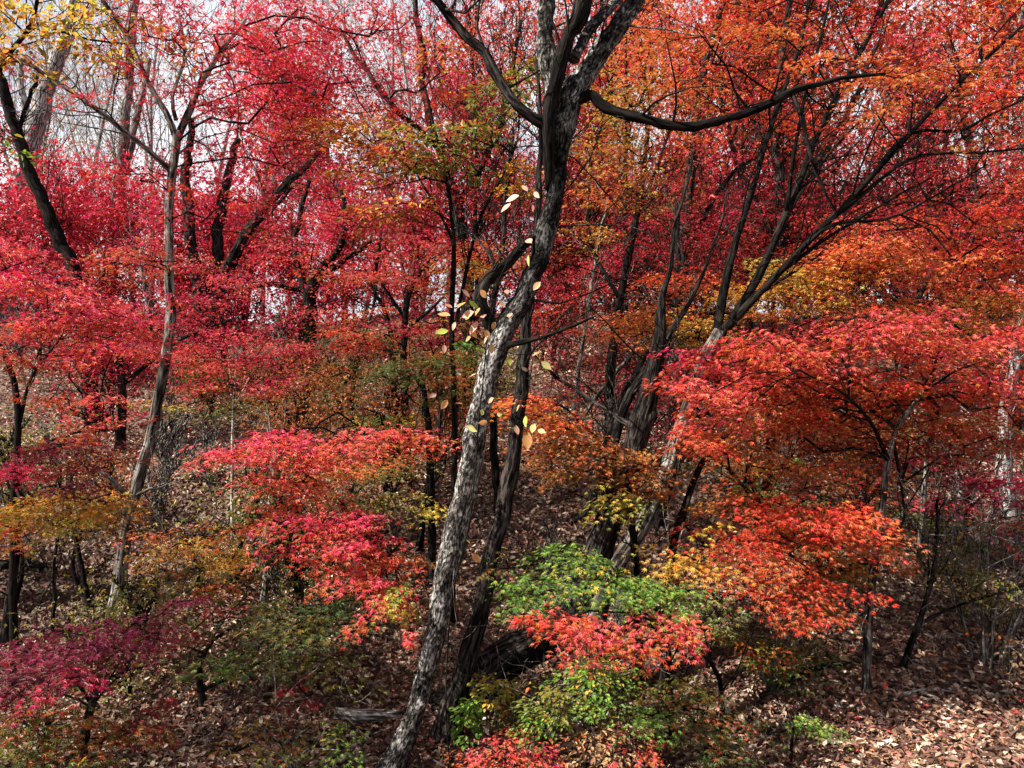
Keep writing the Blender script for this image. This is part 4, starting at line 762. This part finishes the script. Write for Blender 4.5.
vl = [(519, 196, 16, 't'), (511, 204, 14, 'p'), (534, 192, 10, 't'), (527, 240, 14, 'p'), (529, 255, 12, 'y'), (470, 300, 14, 'g'), (458, 308, 16, 'o'), (474, 312, 16, 'p'), (484, 318, 13, 'p'), (450, 316, 15, 'o'),
      (478, 322, 16, 'p'), (509, 318, 12, 'p'), (448, 331, 15, 'g'), (470, 330, 12, 'o'), (486, 330, 11, 'o'), (471, 336, 9, 'o'), (492, 344, 11, 'o'), (511, 358, 12, 'g'), (541, 352, 13, 'o'), (541, 362, 14, 'y'),
      (527, 372, 10, 't'), (436, 394, 9, 'p'), (447, 400, 12, 'o'), (499, 411, 10, 'y'), (468, 425, 13, 'y'), (487, 422, 11, 'o'), (494, 398, 10, 'p'), (507, 428, 8, 'g'), (526, 416, 13, 'g'), (534, 424, 12, 'y'), (528, 432, 20, 'o'),
      (476, 374, 9, 'p'), (473, 553, 14, 'o'), (475, 546, 9, 't'), (466, 540, 7, 'y'), (480, 290, 12, 'o'), (500, 300, 10, 'p'), (540, 282, 12, 'o'), (506, 290, 10, 'rs'), (462, 290, 11, 'p'), (444, 345, 10, 'p'), (456, 322, 10, 't'), (466, 318, 9, 'g'), (480, 308, 12, 'o'), (495, 322, 9, 'o'), (462, 404, 9, 'rs'), (482, 410, 9, 'y'), (520, 405, 9, 'o'), (516, 425, 11, 'p'), (548, 345, 9, 'rs'), (532, 205, 9, 'rs'), (522, 186, 10, 'p'), (488, 336, 10, 't'), (452, 308, 9, 'rs'), (538, 430, 10, 'y')]
vc = {'t': (.55, .40, .28), 'p': (.58, .33, .22), 'o': (.58, .30, .11), 'y': (.58, .50, .18), 'g': (.36, .42, .07), 'rs': (.5, .2, .12)}
rg = np.random.default_rng(11); nv = len(vl)
pos = np.array([P(a[0], a[1], 3.9 + rg.uniform(-.12, .02)) for a in vl]); dr = rg.normal(size=(nv, 3)) * .6 + [0, -.1, -.6]
nr = rg.normal(size=(nv, 3)) * .5 + [-.3, -.8, .6]
sv = np.vstack(V); ia = np.array([int(np.argmin(np.linalg.norm(sv - p, axis=1))) for p in pos])
mid = (pos + sv[ia]) / 2 + rg.normal(size=(nv, 3)) * .012
v, q, bc = prisms(np.vstack([sv[ia], mid]), np.vstack([mid, pos]), np.full(2 * nv, .0014), np.full(2 * nv, .0010), 4)
mesh_obj('stem', np.vstack([sv, v]), np.vstack([np.vstack(Q), q + len(sv)]), BARK_BLACK, vr, vbase, True, None, np.vstack([np.vstack(B), bc]))
for kk in range(nv):
    v, q, c = leaf_mesh(pos[kk:kk + 1], dr[kk:kk + 1], nr[kk:kk + 1], np.array([vl[kk][2] / F * 3.9 * .86]), np.array([vc[vl[kk][3]]]), BROAD)
    mesh_obj('leaf', v, q, LEAF, vr, vbase, True, c)
# fallen wood and stones
def fallen(name, label, cat, pts, d, bark, rough=.14):
    root = P(pts[0][0], pts[0][1], d); o = empty(name, root, label, cat)
    W = []
    for p in pts:
        dd = d + (p[3] if len(p) > 3 else 0); x = (p[0] - 512) / F * dd; r = p[2] / 2 / F * dd
        W.append((x, dd, g1(x, dd) + r * .9 + .035))
    o.location = W[0]
    v, q, bc, caps, _, _ = tube(W, [p[2] / 2 / F * d for p in pts], 14, .03, rough, int(pts[0][0]), 0, .03)
    mesh_obj('log', v, q, bark, o, np.array(W[0]), True, None, bc, caps)
fallen('fallen_branch', 'short grey branch lying on sunlit litter left of the main trunk', 'fallen branch', [(335, 690, 12), (370, 690, 13), (400, 690, 9, .05)], 4.9, BARK_DEAD)
fallen('fallen_branch', 'dark fallen branch lying in the litter below the coral maple', 'fallen branch', [(760, 700, 6), (820, 690, 6, .1), (880, 700, 4, .2)], 5.0, BARK_DARK)
fallen('fallen_branch', 'long dark log on the bright slope left of the slender maple', 'fallen branch', [(0, 560, 9), (20, 560, 10, .1), (44, 556, 7, .1)], 6.8, BARK_DARK)
fallen('fallen_branch', 'thin dry branch lying near the bottom right corner', 'fallen branch', [(880, 740, 3), (930, 730, 3, .1), (975, 735, 2, .1)], 4.7, BARK_DEAD)
fallen('fallen_branch', 'pale fallen stem on the dark slope right of the main trunk', 'fallen branch', [(600, 470, 5), (640, 455, 6, .3), (690, 450, 4, .5)], 9.5, BARK_DEAD)
fallen('fallen_branch', 'dark twisted branch on shaded litter at the lower left', 'fallen branch', [(230, 720, 5), (270, 708, 5, .1), (330, 712, 3, .1)], 4.5, BARK_DARK)
# ------------------------------------------------------------------ far trees on and beyond the ridge, repeated by copies
def bare_skeleton(seed, H, r0, leafy=None):
    rg = np.random.default_rng(seed); segs = []; tips = []
    def limb(p, dirn, L, r, lvl):
        n = 6 if lvl == 0 else 4; pts = [p]; d = np.array(dirn, float)
        for k in range(n):
            d = d + rg.normal(size=3) * (.07 if lvl == 0 else .22) + [0, 0, .05 * lvl]; d /= np.linalg.norm(d); pts.append(pts[-1] + d * L / n)
        for k in range(n):
            a, b2 = r * (1 - k / n * .75), r * (1 - (k + 1) / n * .75); segs.append((pts[k], pts[k + 1], a, b2))
            if lvl < 3 and (lvl > 0 or k >= 1):
                for _ in range(2 if lvl < 2 else 2):
                    az = rg.uniform(0, 2 * math.pi); up = rg.uniform(.5, 1.3)
                    nd = np.array([math.cos(az), math.sin(az), up]) * .7 + d * .6; nd /= np.linalg.norm(nd)
                    limb(pts[k] + (pts[k + 1] - pts[k]) * rg.random(), nd, L * rg.uniform(.32, .5), max(b2 * .5, .006), lvl + 1)
        if lvl >= 2: tips.append(pts[-1])
    limb(np.zeros(3), (rg.normal() * .08, rg.normal() * .08, 1), H, r0, 0)
    return segs, np.array(tips)
def bare_tree(name, label, group, seed, H, r0, bark, pal=None, cover=10, lsize=.16):
    o = empty(name, (0, 0, 0), label, 'tree', group)
    sg, tips = bare_skeleton(seed, H, r0)
    a, b2, ra, rb = [np.array([s[i] for s in sg]) for i in range(4)]
    tr = np.arange(len(sg)); big = ra > r0 * .24
    for nm, mk in (('trunk', big), ('twigs', ~big)) if r0 > .06 else (('stem', big | True),):
        v, q, bc = prisms(a[mk], b2[mk], ra[mk], rb[mk], (9 if nm == 'trunk' else 4) if r0 > .06 else 5)
        mesh_obj(nm, v, q, bark, o, None, True, None, bc)
    if pal:
        rg = np.random.default_rng(seed + 1); n = len(tips) * cover; ti = rg.integers(0, len(tips), n)
        pos = tips[ti] + rg.normal(size=(n, 3)) * [.32, .32, .12]; up = np.array(PAL[pal][0] + PAL[pal][1])
        dr = rg.normal(size=(n, 3)) - [0, 0, .4]; nr = rg.normal(size=(n, 3)) * .5 + [0, 0, 1]
        v, q, c = leaf_mesh(pos, dr, nr, lsize * (.6 + .8 * rg.random(n)), up[rg.integers(0, len(up), n)] * (.7 + .6 * rg.random((n, 1))), MAPLE3)
        mesh_obj('foliage', v, q, LEAF, o, None, False, c)
    return o
def copy_tree(o):
    c = o.copy(); C.objects.link(c)
    for ch in o.children:
        k = ch.copy(); C.objects.link(k); k.parent = c
    return c
rg = random.Random(4)
def scatter(proto, spots):
    for i, (px, d, s) in enumerate(spots):
        o = proto if i == 0 else copy_tree(proto)
        x = (px - 512) / F * d
        o.location = (x, d, g1(x, d) - .1); o.rotation_euler = (0, 0, rg.uniform(0, 6.28)); o.scale = (s, s, s)
scatter(bare_tree('bare_tree', 'slender bare grey tree with fine twigs far back on the ridge', 'bare grey trees on the ridge', 31, 10, .10, BARK_PALE),
        [(20, 22, 1), (85, 26, 1.1), (150, 20, .9), (210, 30, 1.2), (262, 24, 1), (330, 21, .9), (385, 27, 1.1), (415, 19, .8), (450, 30, 1.1), (560, 25, 1), (640, 22, .9), (705, 29, 1.1), (770, 24, 1), (850, 27, 1.1), (940, 23, 1), (1005, 30, 1.1)])
scatter(bare_tree('bare_tree', 'taller bare brown grey tree standing beyond the ridge', 'bare brown trees beyond the ridge', 47, 13, .13, BARK_PALE),
        [(50, 34, 1), (120, 38, 1.1), (180, 28, .9), (290, 36, 1), (360, 33, 1), (480, 38, 1.1), (600, 33, 1), (680, 36, 1.1), (740, 32, .9), (820, 38, 1), (900, 33, 1), (980, 36, 1)])
scatter(bare_tree('far_maple', 'small distant maple with thin pink red leaves on the skyline', 'distant red maples on the ridge', 53, 6, .09, BARK_GREY, 'pink', 9),
        [(-60, 17, 1), (240, 18, 1.1), (345, 19, 1), (420, 22, 1.1)])
scatter(bare_tree('far_maple', 'distant maple with scarlet leaves high on the right slope', 'distant scarlet maples on the right slope', 59, 7, .1, BARK_GREY, 'scarlet', 11),
        [(570, 16, .9), (660, 17, 1), (740, 16, 1), (830, 15, 1), (900, 17, 1.1), (980, 15, 1), (1060, 17, 1.1)])
scatter(bare_tree('far_tree', 'distant tree with thin tan and rusty leaves beyond the ridge', 'distant rusty trees beyond the ridge', 61, 9, .13, BARK_GREY, 'tan', 4),
        [(40, 30, 1), (130, 33, 1), (300, 28, 1), (390, 33, 1), (520, 30, 1), (620, 28, 1), (800, 30, 1), (920, 28, 1)])
understory('distant_sapling', 'small crimson sapling far up the leaf covered slope', 'crimson saplings far up the slope', 71, 'crimson',
           [(40, 13, 1), (110, 14.5, 1), (180, 13.5, .9), (245, 15, 1), (300, 14, .8), (355, 15.5, 1), (420, 14, .9), (490, 15, 1), (-30, 14, 1), (215, 17, 1.1), (75, 17, 1)])
understory('distant_sapling', 'small dull maroon sapling far up the shaded slope', 'maroon saplings far up the slope', 73, 'maroon',
           [(540, 12.5, 1), (585, 14, 1), (625, 13, .9), (665, 14.5, 1), (700, 12.5, .9), (745, 14, 1), (800, 13, 1), (850, 14, 1), (910, 13, 1), (960, 14.5, 1), (1010, 13, 1), (560, 16, 1.1), (720, 16.5, 1.1)])
# undergrowth on the slope, repeated by copies
def seedlings(name, label, group, cat, seed, H, r0, pal, cover, lsize, n, y0, y1, bark=BARK_BLACK, avoid=None):
    g2 = random.Random(seed); spots = []
    while len(spots) < n:
        d = y0 + (y1 - y0) * g2.random() ** .8; px = g2.uniform(-40, 1060)
        if name == 'slim_maple' and 20 < px < 140: continue
        if d < 5.6 and 380 < px < 560: continue
        spots.append((px, d, g2.uniform(.6, 1.25)))
    o = bare_tree(name, label, group, seed, H, r0, bark, pal, cover, lsize)
    o['category'] = cat
    scatter(o, spots)
seedlings('maple_seedling', 'knee high seedling with rusty orange leaves growing in the leaf litter', 'rusty seedlings in the leaf litter', 'seedling', 81, .9, .010, 'rust', 3, .055, 9, 5.5, 11)
seedlings('maple_seedling', 'knee high seedling with dull olive leaves growing in the leaf litter', 'olive seedlings in the leaf litter', 'seedling', 83, .8, .009, 'olive', 3, .055, 8, 4.6, 11)
seedlings('maple_seedling', 'knee high seedling with crimson leaves growing higher on the slope', 'crimson seedlings on the slope', 'seedling', 85, 1.1, .011, 'crimson', 3, .06, 12, 7.5, 13)
seedlings('dry_brush', 'clump of bare grey brown twigs standing in the leaf litter', 'bare twiggy brush in the leaf litter', 'brush', 87, 1.0, .008, None, 0, .05, 30, 5.5, 14, BARK_GREY)
seedlings('slim_maple', 'slim black stemmed maple with thin scattered red leaves on the upper slope', 'slim black stemmed maples on the upper slope', 'tree', 89, 5.0, .035, 'crimson', 2, .085, 12, 9, 15)

print('trees', TREES, 'leaves', NLEAF)
